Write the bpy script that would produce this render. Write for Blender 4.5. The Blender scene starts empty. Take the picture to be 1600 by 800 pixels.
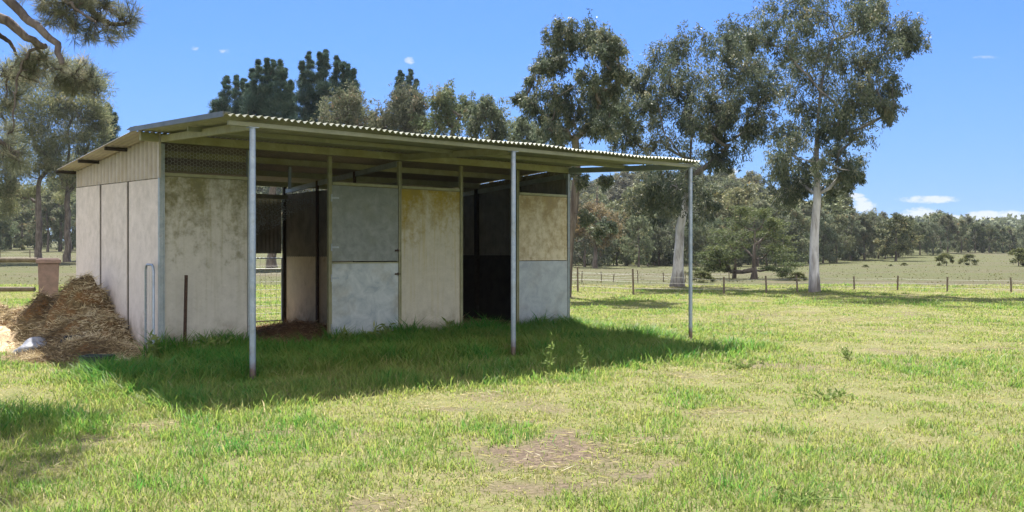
import bpy, math
import numpy as np
from mathutils import Vector

SC = bpy.context.scene
COL = SC.collection
rng = np.random.default_rng(7)
R = math.radians
F = 1440.0          # focal length in photograph pixels (1600 wide)
HOR = 396.0
EYE = 1.5

# ------------------------------------------------------------------ helpers
def at(px, py, d):
    return np.array([(px - 800) / F * d, d, EYE + (HOR - py) / F * d])

def gp(px, py):
    d = EYE * F / (py - HOR)
    return np.array([(px - 800) / F * d, d, 0.0])

def sstep(a, b, x):
    t = np.clip((x - a) / (b - a), 0, 1)
    return t * t * (3 - 2 * t)

_perm = np.random.default_rng(3).random((64, 64))
def vnoise(x, y):
    x = np.asarray(x, float); y = np.asarray(y, float)
    xi = np.floor(x).astype(int); yi = np.floor(y).astype(int)
    fx = x - xi; fy = y - yi
    fx = fx * fx * (3 - 2 * fx); fy = fy * fy * (3 - 2 * fy)
    g = lambda a, b: _perm[a % 64, b % 64]
    return (g(xi, yi) * (1 - fx) + g(xi + 1, yi) * fx) * (1 - fy) + (g(xi, yi + 1) * (1 - fx) + g(xi + 1, yi + 1) * fx) * fy
def fbm(x, y, o=4):
    s = 0; a = 0.5; n = 0
    for i in range(o):
        s = s + a * vnoise(x * 2 ** i + 17.3 * i, y * 2 ** i + 9.1 * i); n += a; a *= 0.5
    return s / n

def gz(x, y):
    """height of the land"""
    x = np.asarray(x, float); y = np.asarray(y, float)
    b = x / np.maximum(y, 1)
    far = np.maximum(y - 45, 0)
    left = 0.0175 * far
    right = 1.25 * (np.minimum(far, 135) / 135) ** 1.5
    wr = sstep(0.2, 0.5, b); wl = 1 - sstep(-0.25, -0.02, b)
    z = wl * left + wr * right + (1 - wr - wl) * 0.0008 * far
    z = np.minimum(z, 9)
    z = z + 16.5 * np.exp(-((x - 48) / np.where(x > 48, 23, 55)) ** 2 / 2 - ((y - 275) / 52) ** 2 / 2) * sstep(95, 150, y)
    z = z + 11.0 * np.exp(-((y - 520) / 110) ** 2 / 2) * sstep(-0.1, 0.15, b)
    z = z + 0.05 * (fbm(x * 0.35, y * 0.35, 3) - 0.5) * np.clip(y / 6, 0, 1)
    return z

def setp(o, label=None, cat=None, group=None, kind=None):
    if label: o['label'] = label
    if cat: o['category'] = cat
    if group: o['group'] = group
    if kind: o['kind'] = kind
    return o

def empty(name, loc=(0, 0, 0), rz=0.0, **k):
    o = bpy.data.objects.new(name, None)
    o.location = loc; o.rotation_euler = (0, 0, rz)
    o.empty_display_size = 0.3
    COL.objects.link(o)
    return setp(o, **k)

def link(name, me, parent=None, mats=(), **k):
    for m in mats: me.materials.append(m)
    o = bpy.data.objects.new(name, me)
    COL.objects.link(o)
    if parent is not None: o.parent = parent
    return setp(o, **k)

class MB:
    """collects boxes, bars and tubes into one mesh"""
    def __init__(s): s.v = []; s.f = []; s.m = []; s.sm = []
    def add(s, vs, fs, mi=0, smooth=False):
        b = len(s.v)
        s.v.extend([tuple(map(float, p)) for p in vs])
        for f in fs:
            s.f.append([b + i for i in f]); s.m.append(mi); s.sm.append(smooth)
    def box(s, lo, hi, mi=0):
        x0, y0, z0 = lo; x1, y1, z1 = hi
        s.add([(x0,y0,z0),(x1,y0,z0),(x1,y1,z0),(x0,y1,z0),(x0,y0,z1),(x1,y0,z1),(x1,y1,z1),(x0,y1,z1)],
              [(0,3,2,1),(4,5,6,7),(0,1,5,4),(1,2,6,5),(2,3,7,6),(3,0,4,7)], mi)
    def bar(s, p, q, w, h, up=(0, 0, 1), mi=0):
        p = Vector(p); q = Vector(q); d = (q - p).normalized()
        a = d.cross(Vector(up)).normalized() * (w / 2); b = a.cross(d).normalized() * (h / 2)
        vs = [p-a-b, p+a-b, p+a+b, p-a+b, q-a-b, q+a-b, q+a+b, q-a+b]
        s.add(vs, [(0,1,2,3),(7,6,5,4),(0,4,5,1),(1,5,6,2),(2,6,7,3),(3,7,4,0)], mi)
    def tube(s, pts, rad, n=8, mi=0, cap=True):
        pts = [Vector(p) for p in pts]
        if not hasattr(rad, '__len__'): rad = [rad] * len(pts)
        t = (pts[1] - pts[0]).normalized()
        ref = Vector((1, 0, 0)) if abs(t.x) < 0.8 else Vector((0, 1, 0))
        a = t.cross(ref).normalized()
        vs = []
        for i, p in enumerate(pts):
            if i == 0: d = pts[1] - pts[0]
            elif i == len(pts) - 1: d = pts[-1] - pts[-2]
            else: d = pts[i + 1] - pts[i - 1]
            d.normalize()
            a = (a - d * a.dot(d)); a = a.normalized() if a.length > 1e-6 else d.orthogonal().normalized()
            b = d.cross(a)
            for k in range(n):
                an = 2 * math.pi * k / n
                vs.append(p + (a * math.cos(an) + b * math.sin(an)) * rad[i])
        fs = []
        for i in range(len(pts) - 1):
            for k in range(n):
                k2 = (k + 1) % n
                fs.append((i*n+k, i*n+k2, (i+1)*n+k2, (i+1)*n+k))
        s.add(vs, fs, mi, True)
        if cap:
            s.add(vs[:n], [tuple(reversed(range(n)))], mi); s.add(vs[-n:], [tuple(range(n))], mi)
    def mesh(s, name):
        me = bpy.data.meshes.new(name)
        me.from_pydata(s.v, [], s.f)
        me.polygons.foreach_set('material_index', s.m)
        me.polygons.foreach_set('use_smooth', s.sm)
        me.update(); return me
    def build(s, name, mat, parent=None, bevel=0, **k):
        mats = mat if isinstance(mat, (list, tuple)) else [mat]
        o = link(name, s.mesh(name), parent, mats, **k)
        if bevel:
            b = o.modifiers.new('bevel', 'BEVEL'); b.width = bevel; b.segments = 2; b.limit_method = 'ANGLE'
        return o

def np_mesh(name, verts, faces_flat, sizes, tint=None, mi=None, smooth=None):
    me = bpy.data.meshes.new(name)
    me.vertices.add(len(verts)); me.vertices.foreach_set('co', np.ascontiguousarray(verts, np.float32).ravel())
    me.loops.add(len(faces_flat)); me.loops.foreach_set('vertex_index', np.ascontiguousarray(faces_flat, np.int32))
    st = np.zeros(len(sizes), np.int32); st[1:] = np.cumsum(sizes)[:-1]
    me.polygons.add(len(sizes)); me.polygons.foreach_set('loop_start', st)
    if tint is not None:
        a = me.attributes.new('tint', 'FLOAT', 'FACE'); a.data.foreach_set('value', np.ascontiguousarray(tint, np.float32))
    if mi is not None: me.polygons.foreach_set('material_index', np.ascontiguousarray(mi, np.int32))
    if smooth is not None: me.polygons.foreach_set('use_smooth', smooth)
    me.update(calc_edges=True)
    return me

def unit(v): return v / np.maximum(np.linalg.norm(v, axis=-1, keepdims=True), 1e-9)

def leaf_arrays(c, d, L, W, r, fat=0.45):
    """diamond leaves: base c, direction d"""
    n = len(c)
    d = unit(d); side = unit(np.cross(d, unit(r.normal(size=(n, 3)))))
    L = np.broadcast_to(L, n)[:, None]; W = np.broadcast_to(W, n)[:, None]
    mid = c + d * L * fat
    v = np.stack([c, mid + side * W / 2, c + d * L, mid - side * W / 2], 1).reshape(-1, 3)
    return v

# ------------------------------------------------------------------ materials
class NT:
    def __init__(s, name):
        s.mat = bpy.data.materials.new(name); s.mat.use_nodes = True
        s.t = s.mat.node_tree; s.t.nodes.clear()
    def n(s, typ, ins=None, **props):
        nd = s.t.nodes.new(typ)
        for k, v in props.items(): setattr(nd, k, v)
        for k, v in (ins or {}).items():
            if isinstance(v, bpy.types.NodeSocket): s.t.links.new(v, nd.inputs[k])
            else: nd.inputs[k].default_value = v
        return nd
    def coord(s, which='Object', scale=(1, 1, 1)):
        tc = s.n('ShaderNodeTexCoord')
        return s.n('ShaderNodeMapping', {'Vector': tc.outputs[which], 'Scale': scale}).outputs[0]
    def noise(s, vec, scale=5, detail=4, rough=0.55, dist=0.0):
        return s.n('ShaderNodeTexNoise', {'Vector': vec, 'Scale': scale, 'Detail': detail, 'Roughness': rough, 'Distortion': dist}).outputs['Fac']
    def ramp(s, fac, stops):
        r = s.n('ShaderNodeValToRGB', {'Fac': fac})
        e = r.color_ramp.elements
        while len(e) < len(stops): e.new(0.5)
        for i, (p, c) in enumerate(stops):
            e[i].position = p
            e[i].color = (*c, 1) if hasattr(c, '__len__') else (c, c, c, 1)
        return r.outputs[0]
    def mix(s, f, a, b, mode='MIX'):
        m = s.n('ShaderNodeMix', data_type='RGBA', blend_type=mode)
        for k, v in ((0, f), (6, a), (7, b)):
            if isinstance(v, bpy.types.NodeSocket): s.t.links.new(v, m.inputs[k])
            else: m.inputs[k].default_value = (*v, 1) if hasattr(v, '__len__') and len(v) == 3 else v
        return m.outputs[2]
    def math(s, op, a, b=0.0, clamp=False):
        m = s.n('ShaderNodeMath', operation=op, use_clamp=clamp)
        for i, v in enumerate((a, b)):
            if isinstance(v, bpy.types.NodeSocket): s.t.links.new(v, m.inputs[i])
            else: m.inputs[i].default_value = v
        return m.outputs[0]
    def attr(s, name): return s.n('ShaderNodeAttribute', attribute_name=name).outputs['Fac']
    def pbr(s, col, rough=0.7, metal=0.0, bump=None, bstr=0.3, bdist=0.01, spec=0.5):
        ins = {'Base Color': col if isinstance(col, bpy.types.NodeSocket) else (*col, 1), 'Roughness': rough, 'Metallic': metal, 'Specular IOR Level': spec}
        if bump is not None:
            ins['Normal'] = s.n('ShaderNodeBump', {'Height': bump, 'Strength': bstr, 'Distance': bdist}).outputs[0]
        return s.n('ShaderNodeBsdfPrincipled', ins).outputs[0]
    def out(s, sh):
        s.n('ShaderNodeOutputMaterial', {'Surface': sh}); return s.mat

def m_leaf(name, stops, trans=0.35, rnd=0.0, spec=0.15, rough=0.65):
    t = NT(name)
    c = t.ramp(t.attr('tint'), stops)
    if rnd:
        oi = t.n('ShaderNodeObjectInfo').outputs['Random']
        hsv = t.n('ShaderNodeHueSaturation', {'Hue': t.math('ADD', t.math('MULTIPLY', t.math('SUBTRACT', oi, 0.5), 0.05 * rnd), 0.5),
              'Saturation': t.math('ADD', t.math('MULTIPLY', t.math('FRACT', t.math('MULTIPLY', oi, 7.31)), 0.35 * rnd), 0.8),
              'Value': t.math('ADD', t.math('MULTIPLY', t.math('FRACT', t.math('MULTIPLY', oi, 3.77)), 0.6 * rnd), 0.72), 'Color': c})
        c = hsv.outputs[0]
    a = t.pbr(c, rough, spec=spec)
    b = t.n('ShaderNodeBsdfTranslucent', {'Color': c}).outputs[0]
    return t.out(t.n('ShaderNodeMixShader', {0: trans, 1: a, 2: b}).outputs[0])

def m_bark(name, c0, c1, c2, scale=(6, 6, 1.2), bstr=0.4):
    t = NT(name); v = t.coord('Object', scale)
    n1 = t.noise(v, 1.0, 6, 0.6, 0.6); n2 = t.noise(t.coord('Object', (2, 2, .5)), 1.5, 3)
    c = t.ramp(n1, [(0.3, c0), (0.5, c1), (0.72, c2)])
    c = t.mix(t.ramp(n2, [(0.5, 0), (0.68, 1)]), c, c0)
    return t.out(t.pbr(c, 0.85, bump=n1, bstr=bstr, bdist=0.03, spec=0.2))

def m_gumbark(name, c0, c1, c2, scale=(6, 6, 1.2), bstr=0.4):
    # smooth white bole, greyer upper limbs with crown shade painted in, with rough dark bark at the butt
    t = NT(name); v = t.coord('Object', scale)
    n1 = t.noise(v, 1.0, 6, 0.6, 0.6); n2 = t.noise(t.coord('Object', (2, 2, .5)), 1.5, 3)
    z = t.n('ShaderNodeSeparateXYZ', {0: t.coord('Object')}).outputs[2]
    c = t.ramp(n1, [(0.3, c0), (0.5, c1), (0.72, c2)])
    c = t.mix(t.ramp(n2, [(0.52, 0), (0.68, .8)]), c, c0)
    up = t.math('ADD', t.n('ShaderNodeMapRange', {0: z, 1: 3.2, 2: 5.2, 3: 0.0, 4: 1.0}).outputs[0], t.math('MULTIPLY', t.math('SUBTRACT', n2, .5), .8), True)
    c = t.mix(up, c, t.ramp(n1, [(.3, (.07, .062, .058)), (.7, (.19, .175, .16))]))
    lo = t.n('ShaderNodeMapRange', {0: t.math('ADD', z, t.math('MULTIPLY', n2, -1.2)), 1: -.5, 2: .1, 3: .75, 4: 0.0}).outputs[0]
    c = t.mix(lo, c, (.10, .085, .075))
    return t.out(t.pbr(c, 0.8, bump=n1, bstr=bstr, bdist=0.03, spec=0.2))

def m_fibro(name, base, moss, mosslo, amount, speck=0.0, hg=(-.22, .20), nz=.7):
    """fibre cement sheet with moss and water stains that start from the top edge"""
    t = NT(name)
    oi = t.n('ShaderNodeObjectInfo').outputs['Random']
    tc = t.n('ShaderNodeTexCoord').outputs['Object']
    off = t.n('ShaderNodeCombineXYZ', {0: t.math('MULTIPLY', oi, 37.0), 1: 0.0, 2: t.math('MULTIPLY', oi, 11.0)}).outputs[0]
    v = t.n('ShaderNodeVectorMath', {0: tc, 1: off}, operation='ADD').outputs[0]
    z = t.n('ShaderNodeSeparateXYZ', {0: tc}).outputs[2]
    vs = t.n('ShaderNodeMapping', {'Vector': v, 'Scale': (1, 1, 0.45)}).outputs[0]
    big = t.noise(vs, 2.2, 6, 0.65, 0.4); fine = t.noise(v, 26, 5, 0.7); mid = t.noise(v, 6, 5, 0.62)
    hgt = t.n('ShaderNodeMapRange', {0: z, 1: 0.6, 2: 2.6, 3: hg[0], 4: hg[1]}).outputs[0]
    f = t.math('ADD', t.math('ADD', big, hgt), t.math('MULTIPLY', t.math('SUBTRACT', mid, 0.5), nz))
    f = t.math('ADD', f, t.math('MULTIPLY', t.math('SUBTRACT', t.noise(v, 21, 5, .7), .5), .40))
    f = t.math('MULTIPLY', t.ramp(f, [(0.46, 0), (0.76, 1)]), amount)
    c = t.mix(t.ramp(mid, [(0.3, 0), (0.75, 1)]), base, tuple(b * 0.82 for b in base))
    c = t.mix(f, c, t.mix(t.ramp(mid, [(0.35, 0), (0.65, 1)]), moss, mosslo))
    st = t.noise(t.n('ShaderNodeMapping', {'Vector': v, 'Scale': (1, 1, 0.045)}).outputs[0], 17, 4, 0.6)
    top = t.n('ShaderNodeMapRange', {0: z, 1: 0.3, 2: 2.6, 3: 0.15, 4: 1.0}).outputs[0]
    c = t.mix(t.math('MULTIPLY', t.math('MULTIPLY', t.ramp(st, [(0.50, 0), (0.66, 1)]), top), 0.5 * amount ** 2), c, moss)
    sc = t.noise(t.n('ShaderNodeMapping', {'Vector': v, 'Scale': (1, 1, 3.0)}).outputs[0], 9, 6, 0.75)
    c = t.mix(t.math('MULTIPLY', t.ramp(sc, [(0.60, 0), (0.66, 1)]), 0.35), c, tuple(min(1, b * 1.18) for b in base))
    c = t.mix(t.math('MULTIPLY', t.ramp(fine, [(0.55, 0), (0.75, 1)]), 0.25), c, tuple(b * 0.5 for b in moss))
    low = t.n('ShaderNodeMapRange', {0: t.math('ADD', z, t.math('MULTIPLY', t.math('SUBTRACT', big, .5), 1.1)), 1: 0.1, 2: 0.55, 3: 0.75, 4: 0.0}).outputs[0]
    c = t.mix(t.math('MULTIPLY', low, t.ramp(mid, [(0.35, 0.2), (0.6, 1)])), c, (0.20, 0.17, 0.12))
    return t.out(t.pbr(c, 0.82, bump=fine, bstr=0.15, bdist=0.004, spec=0.25))

def m_galv(name, c0, c1, scale=5.0, rough=0.5, metal=0.45, rust=0.0, grime=(0.16, 0.17, 0.11), g=0.35):
    t = NT(name); v = t.coord('Object')
    n1 = t.noise(v, scale, 6, 0.65, 0.5); n2 = t.noise(v, scale * 0.35, 4, 0.6); n3 = t.noise(v, 60, 3)
    c = t.ramp(n1, [(0.32, c0), (0.66, c1)])
    c = t.mix(t.math('MULTIPLY', t.ramp(n2, [(0.5, 0), (0.72, 1)]), g), c, grime)
    c = t.mix(t.math('MULTIPLY', t.ramp(n3, [(0.55, 0), (0.72, 1)]), 0.2), c, tuple(x * 1.3 for x in c1))
    if rust:
        zz = t.n('ShaderNodeSeparateXYZ', {0: v}).outputs[2]
        c = t.mix(t.math('MULTIPLY', t.n('ShaderNodeMapRange', {0: t.math('ADD', zz, t.math('MULTIPLY', n1, -.25)), 1: .0, 2: .12, 3: .8, 4: 0.0}).outputs[0], 1.0), c, (.15, .075, .04))
    if rust: c = t.mix(t.math('MULTIPLY', t.ramp(t.noise(v, 9, 6, 0.7), [(0.56, 0), (0.68, 1)]), rust), c, (0.17, 0.07, 0.03))
    return t.out(t.pbr(c, rough, metal, bump=n1, bstr=0.08, bdist=0.004))

def m_plain(name, c0, c1, scale=8, rough=0.8, bstr=0.3, detail=5, bd=0.01, spec=0.3):
    t = NT(name); v = t.coord('Object'); n = t.noise(v, scale, detail, 0.65)
    return t.out(t.pbr(t.ramp(n, [(0.3, c0), (0.7, c1)]), rough, bump=n, bstr=bstr, bdist=bd, spec=spec))

M = {}
M['gumleaf'] = m_leaf('gum_leaf', [(0, (.045,.066,.044)), (.45, (.105,.130,.082)), (.8, (.175,.19,.115)), (1, (.235,.215,.12))], 0.36, spec=0.2, rough=0.55)
M['gumleaf_grey'] = m_leaf('grey_gum_leaf', [(0, (.085,.11,.062)), (.5, (.165,.19,.11)), (.85, (.225,.22,.135)), (1, (.29,.215,.11))], 0.40, 1.0)
M['hillleaf'] = m_leaf('hill_gum_leaf', [(0, (.065,.085,.040)), (.5, (.175,.190,.085)), (.85, (.30,.29,.135)), (1, (.34,.26,.11))], 0.2, 1.0)
M['oliveleaf'] = m_leaf('olive_leaf', [(0, (.05,.072,.032)), (.5, (.12,.15,.06)), (1, (.24,.25,.09))], 0.3)
M['pineleaf'] = m_leaf('pine_needle', [(0, (.11,.13,.085)), (.5, (.24,.25,.165)), (.8, (.35,.325,.22)), (1, (.46,.36,.24))], 0.45)
M['midpine'] = m_leaf('mid_pine_needle', [(0, (.10,.125,.060)), (.5, (.235,.25,.125)), (.8, (.36,.34,.18)), (1, (.44,.34,.18))], 0.46)
M['coniferleaf'] = m_leaf('conifer_needle', [(0, (.035,.070,.058)), (.5, (.080,.130,.098)), (1, (.16,.20,.12))], 0.2)
M['shrubleaf'] = m_leaf('shrub_leaf', [(0, (.07,.09,.03)), (.6, (.15,.16,.06)), (1, (.24,.21,.08))], 0.3)
M['weedleaf'] = m_leaf('weed_leaf', [(0, (.10,.16,.04)), (.6, (.21,.28,.08)), (1, (.32,.33,.12))], 0.45)
M['gumbark'] = m_gumbark('pale_gum_bark', (.22,.20,.19), (.52,.51,.52), (.68,.67,.68), (5, 5, 1.0))
M['greybark'] = m_bark('grey_bark', (.07,.055,.045), (.15,.125,.105), (.24,.21,.18), (8, 8, 1.5), 0.8)
M['pinebark'] = m_bark('pine_bark', (.06,.048,.042), (.135,.112,.10), (.23,.20,.18), (10, 10, 2.5), 1.0)
M['fibro'] = m_fibro('stained_fibro', (.545,.52,.47), (.235,.215,.095), (.16,.15,.085), 0.95, hg=(-.27, .17), nz=.6)
M['fibro_end'] = m_fibro('clean_fibro', (.68,.62,.60), (.40,.35,.28), (.32,.30,.27), 0.25)
M['fibro_mustard'] = m_fibro('mustard_fibro', (.53,.50,.40), (.36,.27,.045), (.28,.22,.06), 1.0, hg=(-.46, .27), nz=.4)
M['fibro_tan'] = m_fibro('tan_fibro', (.60,.53,.39), (.32,.23,.08), (.24,.17,.08), 0.75)
M['steel_dark'] = m_galv('dull_galvanised_sheet', (.15,.17,.16), (.24,.26,.245), 7, 0.55, 0.3)
M['steel_light'] = m_galv('mottled_galvanised_sheet', (.27,.315,.335), (.47,.505,.50), 4.5, 0.5, 0.25, grime=(.25,.225,.15), g=0.75)
M['steel_mid'] = m_galv('blue_galvanised_sheet', (.27,.30,.33), (.38,.41,.44), 5, 0.5, 0.3, grime=(.22,.20,.15))
M['pipe'] = m_galv('galvanised_pipe', (.26,.315,.40), (.38,.44,.53), 9, 0.42, 0.55, rust=0.3)
M['channel'] = m_galv('galvanised_channel', (.26,.31,.34), (.38,.42,.45), 9, 0.5, 0.4, rust=0.3)
M['roof'] = m_galv('weathered_corrugated_roof', (.185,.195,.135), (.275,.28,.21), 3.5, 0.55, 0.1, rust=0.12, grime=(.20,.20,.09), g=0.7)
M['roof_in'] = m_galv('inner_corrugated_roof', (.30,.26,.235), (.40,.35,.32), 3.0, 0.6, 0.15, rust=0.1)
M['purlin'] = m_galv('mildewed_purlin', (.23,.23,.135), (.34,.335,.215), 5, 0.6, 0.1, rust=0.12, grime=(.22,.20,.07), g=0.6)
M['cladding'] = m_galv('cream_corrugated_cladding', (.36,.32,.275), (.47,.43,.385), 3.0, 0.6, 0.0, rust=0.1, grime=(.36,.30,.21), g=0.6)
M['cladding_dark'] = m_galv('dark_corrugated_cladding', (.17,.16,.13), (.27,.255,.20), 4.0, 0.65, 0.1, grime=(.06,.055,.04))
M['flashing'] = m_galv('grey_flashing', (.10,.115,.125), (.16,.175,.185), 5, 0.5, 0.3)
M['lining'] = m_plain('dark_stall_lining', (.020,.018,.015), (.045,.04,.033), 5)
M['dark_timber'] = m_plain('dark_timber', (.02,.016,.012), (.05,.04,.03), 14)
M['wire'] = m_plain('old_wire', (.42,.42,.39), (.62,.62,.58), 30, 0.5)
M['rust'] = m_plain('rusty_steel', (.035,.022,.018), (.085,.05,.035), 25, 0.8)
M['postwood'] = m_plain('weathered_post', (.10,.075,.055), (.20,.16,.12), 20)
M['railwood'] = m_plain('weathered_rail', (.09,.075,.05), (.21,.17,.12), 12)
M['bin'] = m_plain('faded_bin', (.17,.125,.11), (.30,.205,.18), 7, 0.75, 0.15)
M['rubber'] = m_plain('black_rubber', (.012,.012,.013), (.03,.03,.03), 12, 0.6)
M['tub'] = m_plain('dark_green_tub', (.012,.022,.020), (.03,.045,.04), 12, 0.55)
M['sack'] = m_plain('grey_plastic_sack', (.11,.12,.14), (.36,.36,.38), 9, 0.45, 0.6, bd=0.03)
M['sand'] = m_plain('sandy_sawdust', (.40,.29,.17), (.62,.49,.32), 14, 0.95, 0.5, bd=0.03)

def m_straw(name, stops):
    t = NT(name); c = t.ramp(t.attr('tint'), stops)
    a = t.pbr(c, 0.75, spec=0.2); b = t.n('ShaderNodeBsdfTranslucent', {'Color': c}).outputs[0]
    return t.out(t.n('ShaderNodeMixShader', {0: 0.2, 1: a, 2: b}).outputs[0])
M['straw'] = m_straw('old_hay', [(0, (.10,.075,.05)), (.35, (.29,.215,.12)), (.65, (.56,.46,.28)), (1, (.74,.66,.48))])
M['bedding'] = m_straw('brown_bedding', [(0, (.14,.075,.04)), (.5, (.40,.25,.14)), (1, (.66,.50,.32))])
t = NT('heap_soil'); v = t.coord('Object')
n1 = t.noise(v, 2.2, 6, 0.7, 0.5); n2 = t.noise(v, 14, 6, 0.75)
c = t.ramp(n2, [(.3, (.055,.042,.028)), (.55, (.19,.14,.075)), (.8, (.36,.28,.16))])
c = t.mix(t.ramp(n1, [(.5, 0), (.62, 1)]), c, t.ramp(n2, [(.3, (.12,.06,.025)), (.75, (.36,.20,.09))]))
M['heap'] = t.out(t.pbr(c, 0.95, bump=n2, bstr=0.9, bdist=0.06, spec=0.1))

M['bedsoil'] = m_plain('bedding_soil', (.16,.085,.05), (.36,.22,.13), 16, 0.95, .6, bd=.03)
# netting that is half open
t = NT('torn_shade_cloth'); v = t.coord('Object')
w = t.noise(v, 45, 2, 0.6); w2 = t.noise(v, 3, 3)
f = t.ramp(t.math('ADD', w, t.math('MULTIPLY', t.math('SUBTRACT', w2, 0.5), 0.25)), [(.50, 0), (.58, 1)])
M['cloth'] = t.out(t.n('ShaderNodeMixShader', {0: f, 1: t.n('ShaderNodeBsdfTransparent').outputs[0], 2: t.pbr((.38,.40,.40), 0.8)}).outputs[0])

# ground
t = NT('paddock_ground'); v = t.coord('Object')
nb = t.noise(v, 0.35, 5, 0.6); nm = t.noise(v, 2.2, 6, 0.65); nf = t.noise(v, 28, 5, 0.7); nx = t.noise(t.coord('Object', (.25, 1, 1)), 0.12, 5, 0.65)
green = t.ramp(nm, [(.3, (.115,.145,.040)), (.55, (.175,.185,.066)), (.75, (.225,.205,.10))])
green = t.mix(t.ramp(nf, [(.40, 0), (.70, 0.85)]), green, (.205,.165,.105))
dry = t.ramp(nm, [(.3, (.058,.078,.026)), (.52, (.086,.090,.037)), (.75, (.112,.097,.053))])
dry = t.mix(t.math('MULTIPLY', t.ramp(nx, [(.46, 0), (.60, 1)]), 0.50), dry, (.105,.082,.062))
c = t.mix(t.attr('dry'), green, dry)
soil = t.ramp(nf, [(.3, (.060,.045,.036)), (.5, (.13,.098,.070)), (.72, (.24,.185,.13))])
c = t.mix(t.attr('dirt'), c, soil)
M['ground'] = t.out(t.pbr(c, 0.95, bump=t.math('ADD', nf, nm), bstr=0.7, bdist=0.05, spec=0.1))
t = NT('grass_blade')
gc = t.ramp(t.attr('tint'), [(0, (.055,.25,.035)), (.3, (.175,.285,.052)), (.55, (.265,.315,.070)), (.78, (.36,.335,.13)), (1, (.47,.40,.24))])
a = t.pbr(gc, 0.5, spec=0.3); b = t.n('ShaderNodeBsdfTranslucent', {'Color': gc}).outputs[0]
M['grass'] = t.out(t.n('ShaderNodeMixShader', {0: 0.55, 1: a, 2: b}).outputs[0])

M['drygrass'] = m_straw('dry_tussock', [(0, (.13,.15,.055)), (.5, (.19,.185,.08)), (1, (.25,.21,.12))])
# ------------------------------------------------------------------ camera, light, sky
cam = bpy.data.cameras.new('camera'); cam.lens = 36 * F / 1600; cam.sensor_width = 36
cam.clip_end = 5000; cam.clip_start = 0.05; cam.shift_y = -4 / 1600
co = bpy.data.objects.new('camera', cam); COL.objects.link(co)
co.location = (0, 0, EYE); co.rotation_euler = (R(90), 0, 0); SC.camera = co

SUN = Vector((-0.10, 0.66, 1.0)).normalized()
el = math.asin(SUN.z); az = math.atan2(SUN.x, SUN.y)
sl = bpy.data.lights.new('sun', 'SUN'); sl.energy = 5.0; sl.angle = R(0.53); sl.color = (1.0, .955, .88)
so = bpy.data.objects.new('sun', sl); COL.objects.link(so)
so.location = SUN * 40; so.rotation_euler = SUN.to_track_quat('Z', 'Y').to_euler()

world = bpy.data.worlds.new('World'); SC.world = world; world.use_nodes = True
wt = world.node_tree; wt.nodes.clear()
class WT(NT):
    def __init__(s, tree): s.t = tree
W = WT(wt)
sky = W.n('ShaderNodeTexSky', sky_type='NISHITA', sun_disc=False, sun_elevation=el, sun_rotation=az,
          altitude=700, air_density=1.0, dust_density=0.35, ozone_density=3.5)
tc = W.n('ShaderNodeTexCoord').outputs['Generated']
sp = W.n('ShaderNodeSeparateXYZ', {0: tc})
den = W.math('MAXIMUM', sp.outputs[1], 0.02)
uu = W.math('DIVIDE', sp.outputs[0], den); ww = W.math('DIVIDE', sp.outputs[2], den)
cv = W.n('ShaderNodeCombineXYZ', {0: uu, 1: W.math('MULTIPLY', ww, 2.2), 2: 0.0}).outputs[0]
cn = W.noise(cv, 22, 6, 0.6)
tot = None
for (px, py, a, b) in [(640,95,11,8),(305,75,9,5),(352,80,26,6),(1140,268,17,7),(1450,312,58,8),(1440,336,42,15),(1350,322,26,12),(1480,343,70,10),(1540,337,40,10),(1585,338,45,13),(1330,306,24,6),(1345,312,16,5),(1690,330,60,18),(1800,300,80,12),(-80,300,70,14),(1535,90,30,4)]:
    e1 = W.math('POWER', W.math('DIVIDE', W.math('SUBTRACT', uu, (px-800)/F), a/F), 2)
    e2 = W.math('POWER', W.math('DIVIDE', W.math('SUBTRACT', ww, (HOR-py)/F), b/F), 2)
    e = W.math('SUBTRACT', 1.0, W.math('ADD', e1, e2), True)
    if py in (75, 95): e = W.math('MULTIPLY', e, 0.42 if py == 75 else 0.7)
    if py in (66, 80): e = W.math('MULTIPLY', e, 0.3)
    if py == 90: e = W.math('MULTIPLY', e, 0.25)
    tot = e if tot is None else W.math('MAXIMUM', tot, e)
cn3 = W.noise(cv, 75, 5, 0.65)
cq = W.math('ADD', W.math('MULTIPLY', W.math('SUBTRACT', cn, .5), 1.6), W.math('MULTIPLY', W.math('SUBTRACT', cn3, .5), 2.6))
cl = W.math('MULTIPLY', W.math('ADD', W.math('SUBTRACT', W.math('MULTIPLY', tot, 1.5), .35), cq), 1.3, True)
cl = W.math('MULTIPLY', cl, W.math('MULTIPLY', tot, 3.0, True))
cl = W.math('MULTIPLY', cl, W.math('GREATER_THAN', sp.outputs[1], 0.03))
skyc = W.mix(1.0, sky.outputs[0], (.32, .47, .84), 'MULTIPLY')
skyc = W.mix(0.45, skyc, (.70, 1.72, 3.75))
skyc = W.mix(W.n('ShaderNodeMapRange', {0: sp.outputs[2], 1: -.02, 2: .22, 3: .75, 4: 0.0}).outputs[0], skyc, (1.27, 2.2, 3.5))
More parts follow.
